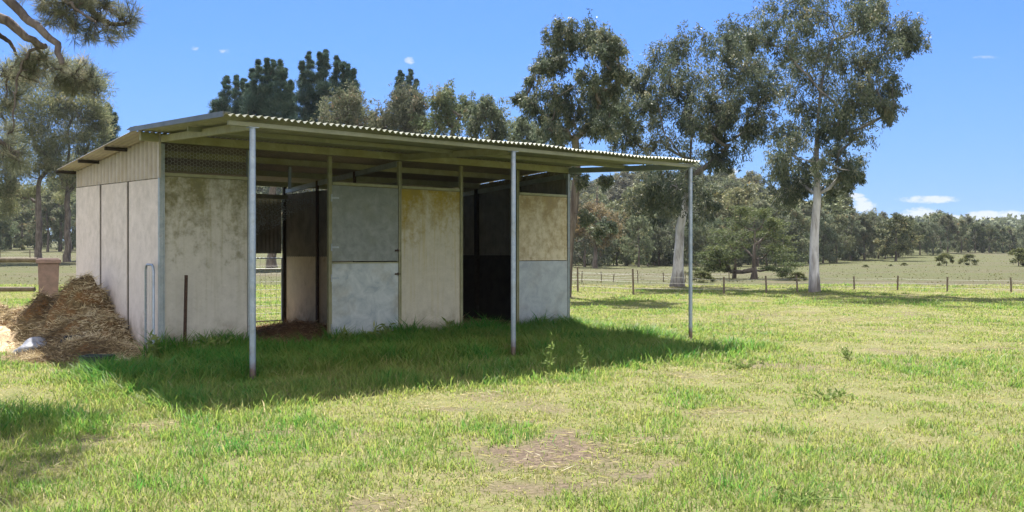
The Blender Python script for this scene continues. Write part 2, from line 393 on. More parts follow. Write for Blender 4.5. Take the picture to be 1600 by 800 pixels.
# fill light: unseen bright cloud added behind the camera to brighten the shaded front
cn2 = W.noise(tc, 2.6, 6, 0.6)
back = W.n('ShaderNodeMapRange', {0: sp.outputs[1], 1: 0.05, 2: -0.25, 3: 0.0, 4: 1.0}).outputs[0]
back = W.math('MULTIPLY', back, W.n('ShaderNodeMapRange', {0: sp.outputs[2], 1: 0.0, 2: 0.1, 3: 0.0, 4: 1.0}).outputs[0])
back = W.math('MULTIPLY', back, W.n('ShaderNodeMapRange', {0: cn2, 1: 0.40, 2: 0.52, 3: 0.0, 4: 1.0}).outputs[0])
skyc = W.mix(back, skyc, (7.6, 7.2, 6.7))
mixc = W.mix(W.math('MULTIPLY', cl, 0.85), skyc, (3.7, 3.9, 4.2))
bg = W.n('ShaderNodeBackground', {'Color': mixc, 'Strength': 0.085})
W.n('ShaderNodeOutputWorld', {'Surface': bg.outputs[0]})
vs_ = SC.view_settings
vs_.view_transform = 'Standard'; vs_.look = 'None'; vs_.gamma = 1; vs_.exposure = 1.5; vs_.use_curve_mapping = False
SC.render.engine = 'CYCLES'
SC.cycles.max_bounces = 8; SC.cycles.transparent_max_bounces = 24; SC.cycles.use_denoising = True
SC.cycles.diffuse_bounces = 4

# ------------------------------------------------------------------ ground
SH = np.array([-5.01, 13.17]); U = np.array([0.7686, 0.6397]); V = np.array([-0.6397, 0.7686])
SL, SD, AW = 7.96, 4.37, 3.08
def shed_local(x, y):
    dx = x - SH[0]; dy = y - SH[1]
    return dx * U[0] + dy * U[1], dx * V[0] + dy * V[1]
PATCH = [(888,715,.62,.85,1),(860,735,.25,.25,1),(215,668,.28,.22,.62),(255,672,.2,.2,.62),(475,682,.55,.3,.62),(400,695,.25,.18,.62),(1485,547,.35,.35,.62),(1180,492,1.1,.7,.62),
         (1240,490,.6,.4,.62),(1000,690,.35,.2,.62),(1110,645,.25,.2,.62),(580,795,.35,.2,.62),(1140,640,.3,.2,.62),(1310,500,1.0,.5,.62),(960,700,.25,.2,.62),(120,690,.3,.25,.62),(90,735,.22,.16,.62),
         (760,618,.35,.3,.62),(1075,590,.5,.35,.62),(690,640,.25,.2,.62),(1570,545,.7,.4,.62),(830,655,.2,.15,.62)]
def dirt_at(x, y):
    d = np.zeros_like(x)
    w = fbm(x * 2.6, y * 2.6, 4)
    for px, py, rx, ry, am in PATCH:
        p = gp(px, py)
        q = np.sqrt(((x - p[0]) / rx) ** 2 + ((y - p[1]) / ry) ** 2)
        d = np.maximum(d, am * np.clip((np.where(am == 1, 1.32, 1.15) - q + (w - 0.5) * 2.6) * 1.1, 0, 1))
    d = np.maximum(d, np.clip((fbm(x * 0.9 + 40, y * 0.9, 5) - 0.64) * 5, 0, 0.6) * sstep(4, 8, y) * (1 - sstep(40, 60, y)))
    a, b = shed_local(x, y)
    inside = (sstep(-.1, .1, a)) * (1 - sstep(SL - .1, SL + .1, a)) * sstep(-.15, .1, b) * (1 - sstep(SD, SD + .4, b))
    door = np.exp(-((a - 2.0) / .6) ** 2 - ((b + .35) / .45) ** 2) + .6 * np.exp(-((a - 6.0) / .6) ** 2 - ((b + .1) / .25) ** 2)
    return np.clip(np.maximum(np.maximum(d, inside), door), 0, 1)
def lush_shade_at(x, y):  # tall grass by the shed; its green is deepened over the awning's shadow
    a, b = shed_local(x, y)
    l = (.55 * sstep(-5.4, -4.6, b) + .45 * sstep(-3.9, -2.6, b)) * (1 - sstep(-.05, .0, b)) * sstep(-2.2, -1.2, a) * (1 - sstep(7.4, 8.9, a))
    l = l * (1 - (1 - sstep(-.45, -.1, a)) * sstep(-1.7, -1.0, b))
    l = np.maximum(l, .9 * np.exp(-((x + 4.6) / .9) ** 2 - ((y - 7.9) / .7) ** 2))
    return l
def dry_at(x, y):
    b = x / np.maximum(y, 1)
    edge = 41 + 4 * (fbm(x * .1, y * .1, 2) - .5)
    return sstep(edge - 8, edge + 4, y)

def spaced(segs):
    out = []
    for a, b, n in segs: out.extend(np.linspace(a, b, n, endpoint=False))
    out.append(segs[-1][1]); return np.array(out)
gx = spaced([(-1500,-400,12),(-400,-100,20),(-100,-20,40),(-20,-12,30),(-12,16,200),(16,30,50),(30,140,70),(140,420,50),(420,1500,14)])
gy = spaced([(-60,0,12),(0,4,12),(4,24,170),(24,50,90),(50,130,70),(130,420,70),(420,700,40),(700,2500,16)])
X, Y = np.meshgrid(gx, gy); Zg = gz(X, Y)
nx_, ny_ = len(gx), len(gy)
verts = np.stack([X, Y, Zg], -1).reshape(-1, 3)
ii = (np.arange(ny_ - 1)[:, None] * nx_ + np.arange(nx_ - 1)[None, :]).ravel()
faces = np.stack([ii, ii + 1, ii + nx_ + 1, ii + nx_], 1)
gm = np_mesh('ground', verts, faces.ravel(), np.full(len(faces), 4), smooth=np.ones(len(faces), bool))
for nm_, val in (('dirt', dirt_at(X.ravel(), Y.ravel())), ('dry', dry_at(X.ravel(), Y.ravel()))):
    a_ = gm.attributes.new(nm_, 'FLOAT', 'POINT'); a_.data.foreach_set('value', val.astype(np.float32))
link('ground', gm, mats=[M['ground']], kind='structure')

# ------------------------------------------------------------------ heap shape (needed by the grass too)
HEAP = [(-6.85, 14.85, .92, .62, .62), (-7.2, 14.95, .88, .45, .5), (-6.45, 14.15, .62, .66, .55), (-7.5, 14.95, .80, .62, .5), (-6.1, 13.3, .30, .70, .42), (-6.3, 12.95, .12, .95, .40), (-8.9, 15.9, .55, .9, .6), (-6.95,15.4,.70,.7,.6), (-8.15,15.5,.62,.6,.5)]
def heap_h(x, y):
    h = np.zeros_like(x)
    for cx, cy, hh, sx, sy in HEAP:
        q = ((x - cx) / sx) ** 2 + ((y - cy) / sy) ** 2
        h = np.maximum(h, hh * np.exp(-q * .9)) + 0.12 * hh * np.exp(-q * .9)
    return h * (0.58 + .34 * fbm(x * 1.9, y * 1.9, 3) + .32 * fbm(x * 5.1, y * 5.1, 3)) - 0.04

# ------------------------------------------------------------------ grass
def make_grass():
    r = np.random.default_rng(11)
    def scatter(n, y0, y1, power):
        # sample distance with pdf ~ y * y^-power inside the view wedge plus a margin
        u = r.random(n); e = 2 - power
        y = (y0 ** e + u * (y1 ** e - y0 ** e)) ** (1 / e)
        x = (r.random(n) * 2 - 1) * (0.60 * y + 1.2)
        return x, y
    nt = 125000
    x, y = scatter(nt, 4.4, 44, 1.25)
    # blades around each tuft
    k = 5
    sig = 0.02 + 0.0035 * y
    X = np.repeat(x, k) + r.normal(size=nt * k) * np.repeat(sig, k)
    Y = np.repeat(y, k) + r.normal(size=nt * k) * np.repeat(sig, k)
    tuft = np.repeat(r.random(nt), k)
    # tall lush grass in front of the shed, tinted deeper for its shadow
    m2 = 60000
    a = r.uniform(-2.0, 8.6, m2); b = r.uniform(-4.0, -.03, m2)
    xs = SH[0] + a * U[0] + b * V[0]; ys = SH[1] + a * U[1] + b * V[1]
    keep = r.random(m2) < lush_shade_at(xs, ys) * (0.35 + 0.9 * fbm(xs * 1.3, ys * 1.3, 3))
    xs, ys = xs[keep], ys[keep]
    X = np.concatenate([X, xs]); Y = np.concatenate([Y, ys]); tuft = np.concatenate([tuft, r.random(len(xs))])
    d = dirt_at(X, Y); l = lush_shade_at(X, Y)
    ls_a, ls_b = shed_local(X, Y)
    inside = (ls_a > -.05) & (ls_a < SL + .05) & (ls_b > -.03) & (ls_b < SD + .05)
    worn = np.clip((.45 * fbm(X * .42 + 31, Y * .75 + 7, 4) + .55 * fbm(X * 1.9 + 3, Y * 2.6 + 7, 4) - .50) * 6, 0, 1) * (1 - l)
    keep = (r.random(len(X)) > np.maximum(d * 0.93, worn * .55)) & ~inside & (heap_h(X, Y) < 0.02)
    X, Y, tuft, l, d, worn = X[keep], Y[keep], tuft[keep], l[keep], d[keep], worn[keep]
    n = len(X)
    patch = fbm(X * .55 + 5, Y * .55, 4)
    patch2 = fbm(X * 2.2 + 9, Y * 2.2 + 3, 3)
    H = (0.023 + 0.043 * np.clip((patch - .3) * 2.2, 0, 1)) * (0.6 + .8 * r.random(n)) * (.45 + 1.1 * patch2) * (1 - .5 * d) * (1 - .35 * worn)
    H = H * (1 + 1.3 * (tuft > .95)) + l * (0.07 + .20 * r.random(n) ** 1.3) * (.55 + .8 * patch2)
    foot = sstep(-.75, -.12, ls_b[keep]) * (ls_b[keep] < 0) * (ls_a[keep] > -.3) * (ls_a[keep] < SL + .2) * (np.abs(ls_a[keep] - 2.0) > .55)
    H = H + foot * (.05 + .16 * r.random(n) ** 1.5) * sstep(.35, .6, patch2)
    for pa in (0.0, 3.98, SL):      # grass is worn short round the awning posts
        qx = SH[0] + pa * U[0] - AW * V[0]; qy = SH[1] + pa * U[1] - AW * V[1]
        H = H * (1 - .82 * np.exp(-((X - qx) / .28) ** 2 - ((Y - qy + .35) / .50) ** 2))
    W_ = (0.0032 + 0.00062 * Y) * (0.7 + .6 * r.random(n)) * (1 + .35 * l)
    ang = r.random(n) * 2 * np.pi
    lean = np.stack([np.cos(ang), np.sin(ang), np.zeros(n)], 1) * (H * (0.35 + .95 * r.random(n)))[:, None]
    s = unit(np.stack([-np.sin(ang + .6 * r.normal(size=n)), np.cos(ang), np.zeros(n)], 1)) * (W_ / 2)[:, None]
    base = np.stack([X, Y, gz(X, Y) - 0.005], 1)
    mid = base + lean * .35 + np.array([0, 0, 1.]) * (H * .6)[:, None]
    tip = base + lean + np.array([0, 0, 1.]) * (H * .95)[:, None]
    v = np.stack([base - s, base + s, mid + s * .8, mid - s * .8, tip], 1).reshape(-1, 3)
    b0 = np.arange(n) * 5
    f = np.stack([b0, b0+1, b0+2, b0+3, b0+3, b0+2, b0+4], 1).ravel()
    sizes = np.tile([4, 3], n)
    p3 = fbm(X * 3.6 + 2, Y * 3.6 + 8, 3)
    tint = .485 - .55 * (patch - .5) - .42 * (patch2 - .5) - .35 * (p3 - .5) + .13 * r.normal(size=n) + .1 * d + .13 * worn - .26 * l - .12 * foot + .02  # mask term darkens the green where the awning shades it
    tint = np.where(r.random(n) < .05 * (1 - l), .74 + .25 * r.random(n), tint)
    tint = tint + .10 * sstep(28, 42, Y)
    # dead stems and trampled straw lying on the bare patches
    cx = []; 
    for px, py, rx, ry, am in PATCH:
        q = gp(px, py); m3 = int(500 * rx * ry * (1.6 if am == 1 else 1.2)) + 30
        cx.append(np.stack([q[0] + r.normal(size=m3) * rx * .75, q[1] + r.normal(size=m3) * ry * .75], 1))
    cx = np.concatenate(cx); n3 = len(cx)
    bs = np.stack([cx[:, 0], cx[:, 1], gz(cx[:, 0], cx[:, 1]) + .006 + .02 * r.random(n3)], 1)
    an = r.random(n3) * 6.283; dd = np.stack([np.cos(an), np.sin(an), .15 * r.normal(size=n3)], 1)
    lv = leaf_arrays(bs, dd, .05 + .10 * r.random(n3), .004 + .006 * r.random(n3), r, .5)
    f = np.concatenate([f, len(v) + np.arange(n3 * 4)]); v = np.concatenate([v, lv]); sizes = np.concatenate([sizes, np.full(n3, 4)])
    tint = np.concatenate([np.repeat(np.clip(tint, 0, 1), 2), np.clip(.84 + .12 * r.normal(size=n3), .5, 1)])
    me = np_mesh('grass', v, f, sizes, tint=tint)
    link('grass', me, mats=[M['grass']], kind='stuff', label='sunlit yellow green paddock grass, taller beside the shelter and tinted darker across its shadow', cat='grass')
    # dry tussocks beyond the fence
    n = 20000
    x, y = scatter(n, 40, 150, 1.1)
    keep = fbm(x * .12, y * .3, 3) > .42
    x, y = x[keep], y[keep]; n = len(x)
    base = np.stack([x, y, gz(x, y) - .02], 1)
    dirs = unit(r.normal(size=(n, 3)) * .9 + np.array([0, 0, .5])); dirs[:, 2] = abs(dirs[:, 2])
    v = leaf_arrays(base, dirs, .05 + .10 * r.random(n) ** 2, .05 + .08 * r.random(n), r, .3)
    f = np.arange(n * 4); tn = np.clip(.42 + .2 * r.normal(size=n), 0, 1)
    me = np_mesh('dry_grass', v, f, np.full(n, 4), tint=tn)
    link('dry_grass', me, mats=[M['drygrass']], kind='stuff', label='dry tussock grass of the far paddock behind the wire fence', cat='grass')
make_grass()

# ------------------------------------------------------------------ trees
def grow(base, trunk_pts, clumps, r_trunk, rs, twigs=6, droop=0.0):
    """skeleton: nodes with parents; every clump gets a limb from the nearest lower node"""
    nodes = [np.array(base, float)]; par = [-1]; trunk_idx = [0]
    for p in trunk_pts:
        a = nodes[trunk_idx[-1]]; p = np.array(p, float)
        k = max(2, int(np.linalg.norm(p - a) / 0.6))
        k = min(k, 8)
        for i in range(1, k + 1):
            nodes.append(a + (p - a) * i / k + rs.normal(size=3) * 0.012 * np.linalg.norm(p - a)); par.append(len(nodes) - 2 if i > 1 else trunk_idx[-1]); trunk_idx.append(len(nodes) - 1)
    cap = len(nodes)
    order = sorted(range(len(clumps)), key=lambda i: np.linalg.norm(np.array(clumps[i][0]) - nodes[trunk_idx[len(trunk_idx) // 2]]))
    tips = []
    zb = nodes[0][2]
    minz = nodes[trunk_idx[max(1, int(len(trunk_idx) * .45))]][2]
    for i in order:
        c = np.array(clumps[i][0], float); rad = clumps[i][1]
        P = np.array(nodes)
        dv = c - P; dist = np.linalg.norm(dv, axis=1)
        cost = dist * np.where(np.arange(len(P)) < cap, 1.0, 1.18) + 1.8 * np.maximum(P[:, 2] - c[2] + .5 * dist, 0) + 1.0 * np.maximum(minz - P[:, 2], 0) * 1.5
        cost[:1] += 50
        j = int(np.argmin(cost)); a = P[j]; L = dist[j]
        k = int(np.clip(L / 0.45, 2, 7))
        mid_off = np.array([0, 0, -.10 * L]) + rs.normal(size=3) * .07 * L
        prev = j
        for q in range(1, k + 1):
            t = q / k
            p = a + (c - a) * t + mid_off * 4 * t * (1 - t) + rs.normal(size=3) * .015 * L
            nodes.append(p); par.append(prev); prev = len(nodes) - 1
        hub = prev
        for w in range(twigs):
            d = unit(rs.normal(size=3) + np.array([0, 0, .25])) * rad * rs.uniform(.55, 1.0)
            d[2] *= .8
            p1 = nodes[hub] + d * .5 + rs.normal(size=3) * .08 * rad
            p2 = nodes[hub] + d + np.array([0, 0, -droop * rad])
            nodes.append(p1); par.append(hub); nodes.append(p2); par.append(len(nodes) - 2)
            tips.append((nodes[-2], nodes[-1], rad, i))
    n = len(nodes); cnt = np.zeros(n); child = [[] for _ in range(n)]
    for i, p in enumerate(par):
        if p >= 0: child[p].append(i)
    for i in range(n - 1, -1, -1):
        if not child[i]: cnt[i] += 1
        if par[i] >= 0: cnt[par[i]] += cnt[i]
    rad = (cnt / cnt[0]) ** 0.68 * r_trunk
    zz = np.array([q[2] for q in nodes]) - nodes[0][2]
    rad[:cap] *= 1 - .25 * np.clip(zz[:cap] / max(zz[:cap].max() * .5, .1), 0, 1)
    rad = np.maximum(rad, 0.0035 + .022 * r_trunk)
    return np.array(nodes), par, child, rad, tips

def limbs_mesh(mb, nodes, par, child, rad, mi=0, flare=1.5, nmax=12, zf=0.6):
    done = set(); starts = [(0, None)]
    while starts:
        s, pa = starts.pop()
        path = [] if pa is None else [pa]
        i = s
        while True:
            path.append(i)
            if not child[i]: break
            ch = sorted(child[i], key=lambda c: -rad[c])
            for c in ch[1:]: starts.append((c, i))
            i = ch[0]
        rr = [rad[k] for k in path]
        if pa is not None: rr[0] = rr[1]
        else:
            z0 = nodes[0][2]
            rr = [q * (1 + (flare - 1) * math.exp(-(nodes[k][2] - z0) / zf)) for q, k in zip(rr, path)]
        rm = max(rr); n = nmax if rm > .12 else (8 if rm > .05 else (5 if rm > .015 else 3))
        if len(path) > 1: mb.tube([nodes[k] for k in path], rr, n, mi, cap=(pa is None))

def foliage(tips, per, L, W_, rs, style='gum', spread=.38, tintbias=None):
    C, D, T, LL = [], [], [], []
    for a, b, rad, ci in tips:
        n = max(3, int(per * rs.uniform(.6, 1.4)))
        t = rs.random(n)[:, None]
        if style == 'gum':
            m = 5
            sc = a + (b - a) * rs.uniform(0, 1.1, (m, 1)) + rs.normal(size=(m, 3)) * rad * spread * .62
            w_ = rs.random(m) ** 1.5 + .15
            k_ = rs.choice(m, n, p=w_ / w_.sum())
            p = sc[k_] + rs.normal(size=(n, 3)) * rad * np.array([.14, .14, .12]) + np.array([0, 0, -1]) * (rs.random((n, 1)) ** 1.5 * rad * .55)
            tsub = (rs.normal(size=m) * .10)[k_]
        else:
            p = a + (b - a) * (t * 1.15) + rs.normal(size=(n, 3)) * rad * spread * np.array([1, 1, .75]) * .8
            tsub = 0
        out = unit(b - a)
        if style == 'gum':
            d = rs.normal(size=(n, 3)) * .65 + np.array([0, 0, -.75]) + out * .3
        elif style == 'layer':
            p = a + (b - a) * t + rs.normal(size=(n, 3)) * rad * np.array([.5, .5, .10])
            d = rs.normal(size=(n, 3)) * np.array([1, 1, .5]) + out * .5
        elif style == 'pine':
            d = rs.normal(size=(n, 3)) * .6 + out * .7 + np.array([0, 0, .45])
        else:
            d = rs.normal(size=(n, 3)) + out * .5
        tb = rs.normal() * .16 + (tintbias[ci] if tintbias is not None else 0)
        C.append(p); D.append(d); T.append(.42 + tb + tsub + rs.normal(size=n) * .15); LL.append(L * rs.uniform(.6, 1.25, n))
    C = np.concatenate(C); D = np.concatenate(D); T = np.clip(np.concatenate(T), 0, 1); LL = np.concatenate(LL)
    v = leaf_arrays(C, D, LL, W_ * rs.uniform(.7, 1.3, len(C)), rs)
    return v, T

def crown_mesh(name, v, T):
    n = len(T)
    return np_mesh(name, v, np.arange(n * 4), np.full(n, 4), tint=T)

def hero_tree(name, label, cat, base, trunk, clumps_px, d, depth, r_trunk, seed, per, L, W_, leafmat, barkmat, style='gum', twigs=6, droop=.25, flare=1.5, group=None, spread=.72, second=None, infill=.8, fat=1.15):
    rs = np.random.default_rng(seed)
    b = np.array(base, float); b[2] = gz(b[0], b[1])
    root = empty(name, tuple(b), label=label, cat=cat, group=group)
    cl = []
    for (px, py, rp) in clumps_px:
        p = at(px, py, d)
        p[1] += rs.uniform(-1, 1) * depth
        s = p[1] / d
        p[0] *= s; p[2] = EYE + (p[2] - EYE) * s
        cl.append((p - b, rp / F * d * rs.uniform(.9, 1.15)))
    if infill:
        C0 = np.array([c[0] for c in cl])
        for i in range(len(cl)):
            o_ = np.argsort(np.linalg.norm((C0 - C0[i]) * np.array([1, .3, 1]), axis=1))[1:5]
            j = int(rs.choice(o_)); w_ = rs.uniform(.35, .65)
            if rs.random() < infill: cl.append((C0[i] * w_ + C0[j] * (1 - w_) + rs.normal(size=3) * np.array([.1, .5, .1]) * cl[i][1], cl[i][1] * rs.uniform(.8, 1.0)))
    cl = [(c, q * fat) for c, q in cl]
    tr = [np.array(q) - b for q in trunk]
    g = grow(np.array([0, 0, -.1]), tr, cl, r_trunk, rs, twigs, droop)
    mb = MB(); limbs_mesh(mb, *g[:4], flare=flare)
    if second is not None:
        for (q0, q1, r0, r1) in second: mb.tube([np.array(q0) - b, (np.array(q0) + np.array(q1)) / 2 - b, np.array(q1) - b], [r0, (r0 + r1) / 2, r1], 8)
    mb.build('trunk', barkmat, root)
    v, T = foliage(g[4], per, L, W_, rs, style, spread)
    link('crown', crown_mesh('crown', v, T), root, [leafmat])
    return root

def zc(lst, ox, oy, s): return [(ox + x / s, oy + y / s, r / s) for x, y, r in lst]

gumA = zc([(220,140,55),(300,110,50),(390,110,50),(450,150,45),(500,220,50),(540,200,30),(260,190,60),(350,180,55),(430,240,50),(170,270,55),(140,320,40),(240,260,40),(530,290,40),(560,330,30),(480,330,45),(110,370,40),(60,450,40),(110,480,50),(190,420,55),(260,400,50),(370,340,40),(380,420,50),(450,420,50),(520,400,40),(170,550,55),(250,520,50),(330,500,45),(420,520,55),(500,500,50),(200,620,50),(270,620,50),(370,600,45),(450,580,45)], 800, 10, 3.2)
gumA += [(935,358,10),(950,350,10),(915,335,10)]
gumB = zc([(380,110,50),(460,100,45),(300,150,50),(560,80,45),(610,60,35),(650,110,45),(240,210,45),(330,220,60),(430,190,60),(530,160,55),(600,170,50),(690,110,35),(270,300,60),(370,300,55),(470,280,55),(560,270,55),(640,240,55),(690,220,50),(740,260,50),(770,320,50),(700,330,55),(620,310,50),(200,380,55),(130,310,50),(150,420,55),(70,480,55),(60,540,45),(220,460,50),(100,380,45),(290,420,45),(700,420,50),(720,480,50),(650,450,50),(680,530,45),(620,540,50),(560,470,35),(300,560,60),(230,580,55),(370,600,55),(570,590,45),(530,660,40),(480,640,30),(300,720,60),(220,700,50),(380,690,50),(340,780,55),(260,790,50),(420,760,40)], 940, 20, 2.857)
gumB += zc([(380,400,45),(440,420,45),(420,500,40),(500,430,45),(560,400,45),(350,490,45),(500,520,40),(620,390,45),(180,300,40),(250,380,40),(20,420,40),(30,500,40),(110,560,45),(150,500,45),(460,350,45),(330,340,45)], 940, 20, 2.857)
gumB += [(1023,286,17),(1045,300,17),(1067,291,16),(1004,310,15),(1034,325,16),(1059,318,14),(1092,298,16),(1103,325,14),(1085,340,12)]
gumC = zc([(80,30,45),(150,60,50),(230,30,50),(250,90,55),(330,60,50),(180,130,55),(170,180,40),(330,140,60),(420,50,45),(480,40,45),(520,20,30),(420,120,50),(480,110,45),(560,90,45),(620,80,40),(650,120,40),(650,160,35),(590,160,40),(540,170,45),(510,210,45),(250,200,60),(330,230,60),(420,220,55),(470,250,45),(540,260,40),(30,130,35),(190,260,50),(250,300,55),(330,310,50),(400,310,50),(450,330,45),(510,340,40),(560,350,25),(575,400,30),(550,430,25),(180,340,45),(220,400,40),(290,400,45),(360,400,45),(440,400,45),(480,440,40),(330,490,50),(270,470,40),(390,480,40),(430,520,35),(210,520,40),(130,500,40),(110,600,45),(170,600,40),(140,660,40),(220,640,40),(300,600,40),(360,590,35),(380,560,30),(400,640,30),(440,610,30),(440,670,22),(330,690,35),(200,720,40),(150,740,40),(250,690,30),(350,720,30),(300,-40,60),(200,-40,50),(400,-40,50),(500,-30,40)], 1160, 0, 2.423)

hero_tree('gum_tree', 'tall grey gum tree rising behind the right end of the shelter roof', 'tree', gp(880, 464), [at(888,390,31.7), at(904,270,31.7), at(897,190,31.7), at(900,100,31.7)], gumA, 31.7, 2.0, .19, 21, 125, .145, .040, M['gumleaf'], M['greybark'], group='tall gum trees along the wire fence')
hero_tree('gum_tree', 'broad leafy gum tree with short white trunk seen behind the right awning post', 'tree', gp(1058, 448), [at(1060,400,41), at(1063,355,41), at(1076,300,41), at(1082,225,41), at(1085,130,41)], gumB, 41, 3.0, .225, 22, 105, .165, .046, M['gumleaf'], M['gumbark'], group='tall gum trees along the wire fence', flare=1.7)
hero_tree('gum_tree', 'tallest gum tree with open crown and straight white trunk at the fence', 'tree', gp(1273, 457), [at(1273,390,35.4), at(1274,335,35.4), at(1277,305,35.4), at(1275,240,35.4), at(1282,150,35.4), at(1300,60,35.4)], gumC, 35.4, 2.4, .185, 23, 95, .15, .041, M['gumleaf'], M['gumbark'], group='tall gum trees along the wire fence', flare=1.35,
          second=None)
cyp = [(1180,335,18),(1150,345,18),(1210,350,18),(1130,365,20),(1165,365,20),(1195,370,20),(1225,380,18),(1115,390,18),(1142,398,16),(1218,400,18),(1237,413,12),(1108,415,14),(1132,421,12),(1206,420,13),(1228,424,10),(1100,400,12),(1205,388,16),(1122,402,14),(1150,380,14),(1160,325,12),(1195,330,12)]
p_ = gp(1178, 436)
hero_tree('spreading_tree', 'low dark spreading tree beneath the hill between the two white trunked gums', 'tree', p_, [at(1178,405,p_[1]), at(1180,360,p_[1])], cyp, p_[1], 2.2, .24, 31, 130, .15, .05, M['oliveleaf'], M['greybark'], style='layer', flare=1.1, infill=.3, fat=1.0,
          second=[(at(1147,438,p_[1]+.6), at(1150,395,p_[1]+.6), .14, .07)])

# dark conifers and paler gums behind the roof
def pine_px(cx, top, bot, w, seed, leaders):
    rs = np.random.default_rng(seed); out = []
    for lx, ly in leaders:
        y = ly
        while y < bot:
            out.append((lx + rs.uniform(-1, 1) * (1 + (y - ly) * .12), y, 2.4 + min((y - ly) * .11, 8))); y += 5 + min((y - ly) * .08, 6)
    for k in range(48):
        out.append((cx + rs.uniform(-w, w) * .5, rs.uniform(top + (bot - top) * .32, bot), rs.uniform(6, 11)))
    return out
def dconifer(px, D, leaders, top, bot, w, seed, label):
    x = (px - 800) / F * D
    hero_tree('pine_tree', label, 'tree', (x, D, 0), [at(px, 330, D), at(px, 220, D), at(leaders[len(leaders)//2][0], top + 12, D)], pine_px(px, top, bot, w, seed, leaders), D, 1.3, .32, seed, 170, .22, .032, M['coniferleaf'], M['greybark'], style='pine', twigs=5, droop=-.1, group='dark pines behind the shelter', spread=.45, infill=0, fat=1.0)
dconifer(362, 74, [(353,122),(369,122),(381,128),(336,160)], 122, 240, 60, 41, 'small dark pine at the left end of the pines behind the roof')
dconifer(425, 70, [(404,97),(416,96),(427,98),(438,98),(446,112),(395,112),(455,130),(388,135)], 96, 250, 75, 42, 'broad flat topped dark pine behind the shelter ridge')
dconifer(512, 72, [(484,84),(499,86),(509,82),(526,92),(543,105),(472,100),(552,112),(535,100)], 82, 250, 80, 43, 'tall dark pine with several spiky leaders behind the roof')
dconifer(634, 80, [(627,114),(640,113),(650,128),(622,125)], 113, 250, 50, 44, 'dark pine top poking above the grey gums behind the roof')
dconifer(170, 95, [(168,165),(172,170),(180,180),(160,182)], 163, 330, 46, 45, 'slim dark pine beside the left end of the roof')

def blobgum(px, D, cl, label, seed, mat='gumleaf_grey', base=None, per=70, rt=.2, name='gum_tree', group='grey gums behind the shelter', L=.24, W_=.075):
    x = (px - 800) / F * D
    cy = min(c[1] for c in cl)
    hero_tree(name, label, 'tree', (x, D, 0), [at(px, 360, D), at(px + 3, 290, D), at(px, cy + 30, D)], cl, D, 1.5, rt, seed, per, L, W_, M[mat], M['greybark'], group=group, droop=.2)
blobgum(545, 62, [(545,140,12),(530,150,13),(560,150,14),(520,165,14),(545,165,16),(570,170,14),(510,185,15),(535,190,16),(560,195,15),(580,190,12),(500,200,12),(525,215,14),(555,220,14)], 'pale grey green gum just right of the spiky pine', 51)
blobgum(632, 64, [(615,148,13),(632,145,13),(648,148,13),(658,160,12),(608,165,13),(628,165,15),(648,170,15),(612,185,14),(635,190,15),(655,190,13),(600,195,12),(625,210,14),(645,215,13),(585,180,10)], 'rounded grey gum below the dark pine top behind the roof', 52)
blobgum(705, 62, [(690,145,11),(698,138,9),(684,155,10),(705,155,11),(715,165,11),(695,170,12),(728,158,9),(720,180,12),(700,190,12),(680,190,11),(735,175,10),(710,205,13),(670,195,10),(660,185,9)], 'thin topped gum with purplish leaves behind the roof middle', 53)
blobgum(765, 60, [(766,158,11),(752,168,11),(778,172,11),(740,172,9),(765,180,13),(785,186,11),(748,190,13),(770,200,13),(790,203,9),(740,205,12),(760,215,12)], 'olive brown gum behind the roof left of the tall gum', 54)
blobgum(820, 64, [(805,193,10),(820,188,10),(835,195,11),(812,205,11),(830,210,11),(848,208,10),(820,222,12),(840,225,12),(800,212,9)], 'low yellowish gum under the left side of the tall grey gum', 55)

M['rustleaf'] = m_leaf('rusty_gum_leaf', [(0, (.11,.105,.055)), (.5, (.22,.18,.10)), (1, (.34,.24,.12))], 0.3)
blobgum(930, 92, [(905,335,13),(922,325,14),(940,330,14),(955,340,12),(915,350,14),(935,350,15),(952,355,12),(900,355,10),(925,368,12),(945,370,11)], 'gum with a rusty brown crown in front of the wood, seen under the awning', 57, mat='rustleaf', per=90, L=.3, W_=.10, group=None)
# left hand pines
for (px, D, seed, lab, cls) in [
    (60, 84, 61, 'dark trunked pine at the far left, left of the pair', [(20,120,16),(45,105,16),(70,100,16),(95,115,14),(10,150,18),(40,140,18),(75,135,18),(5,185,18),(35,175,18),(65,170,18),(95,160,16),(15,215,18),(50,205,18),(80,200,18),(0,245,16),(30,240,18),(60,235,16),(90,230,16),(10,275,16),(40,270,16),(75,265,14),(0,300,14),(25,305,14),(60,300,12),(5,330,12)]),
    (105, 86, 62, 'dark trunked pine at the far left, nearest the shelter corner', [(110,105,13),(130,112,14),(145,125,13),(150,145,12),(125,135,16),(105,130,14),(140,165,14),(115,165,16),(100,185,15),(130,190,15),(155,185,10),(90,215,15),(115,220,15),(140,225,13),(80,250,14),(110,255,14),(135,250,12),(95,280,12),(120,285,12),(145,275,9),(100,310,9),(165,215,9)])]:
    hero_tree('pine_tree', lab, 'tree', ((px-800)/F*D, D, 0), [at(px+1, 350, D), at(px, 280, D), at(px + 6, 150, D)], cls, D, 2.5, .30, seed, 120, .40, .060, M['midpine'], M['greybark'], style='pine', fat=1.45, infill=1.0, twigs=6, droop=.05, group='pair of pines at the far left', spread=.45, flare=1.3)

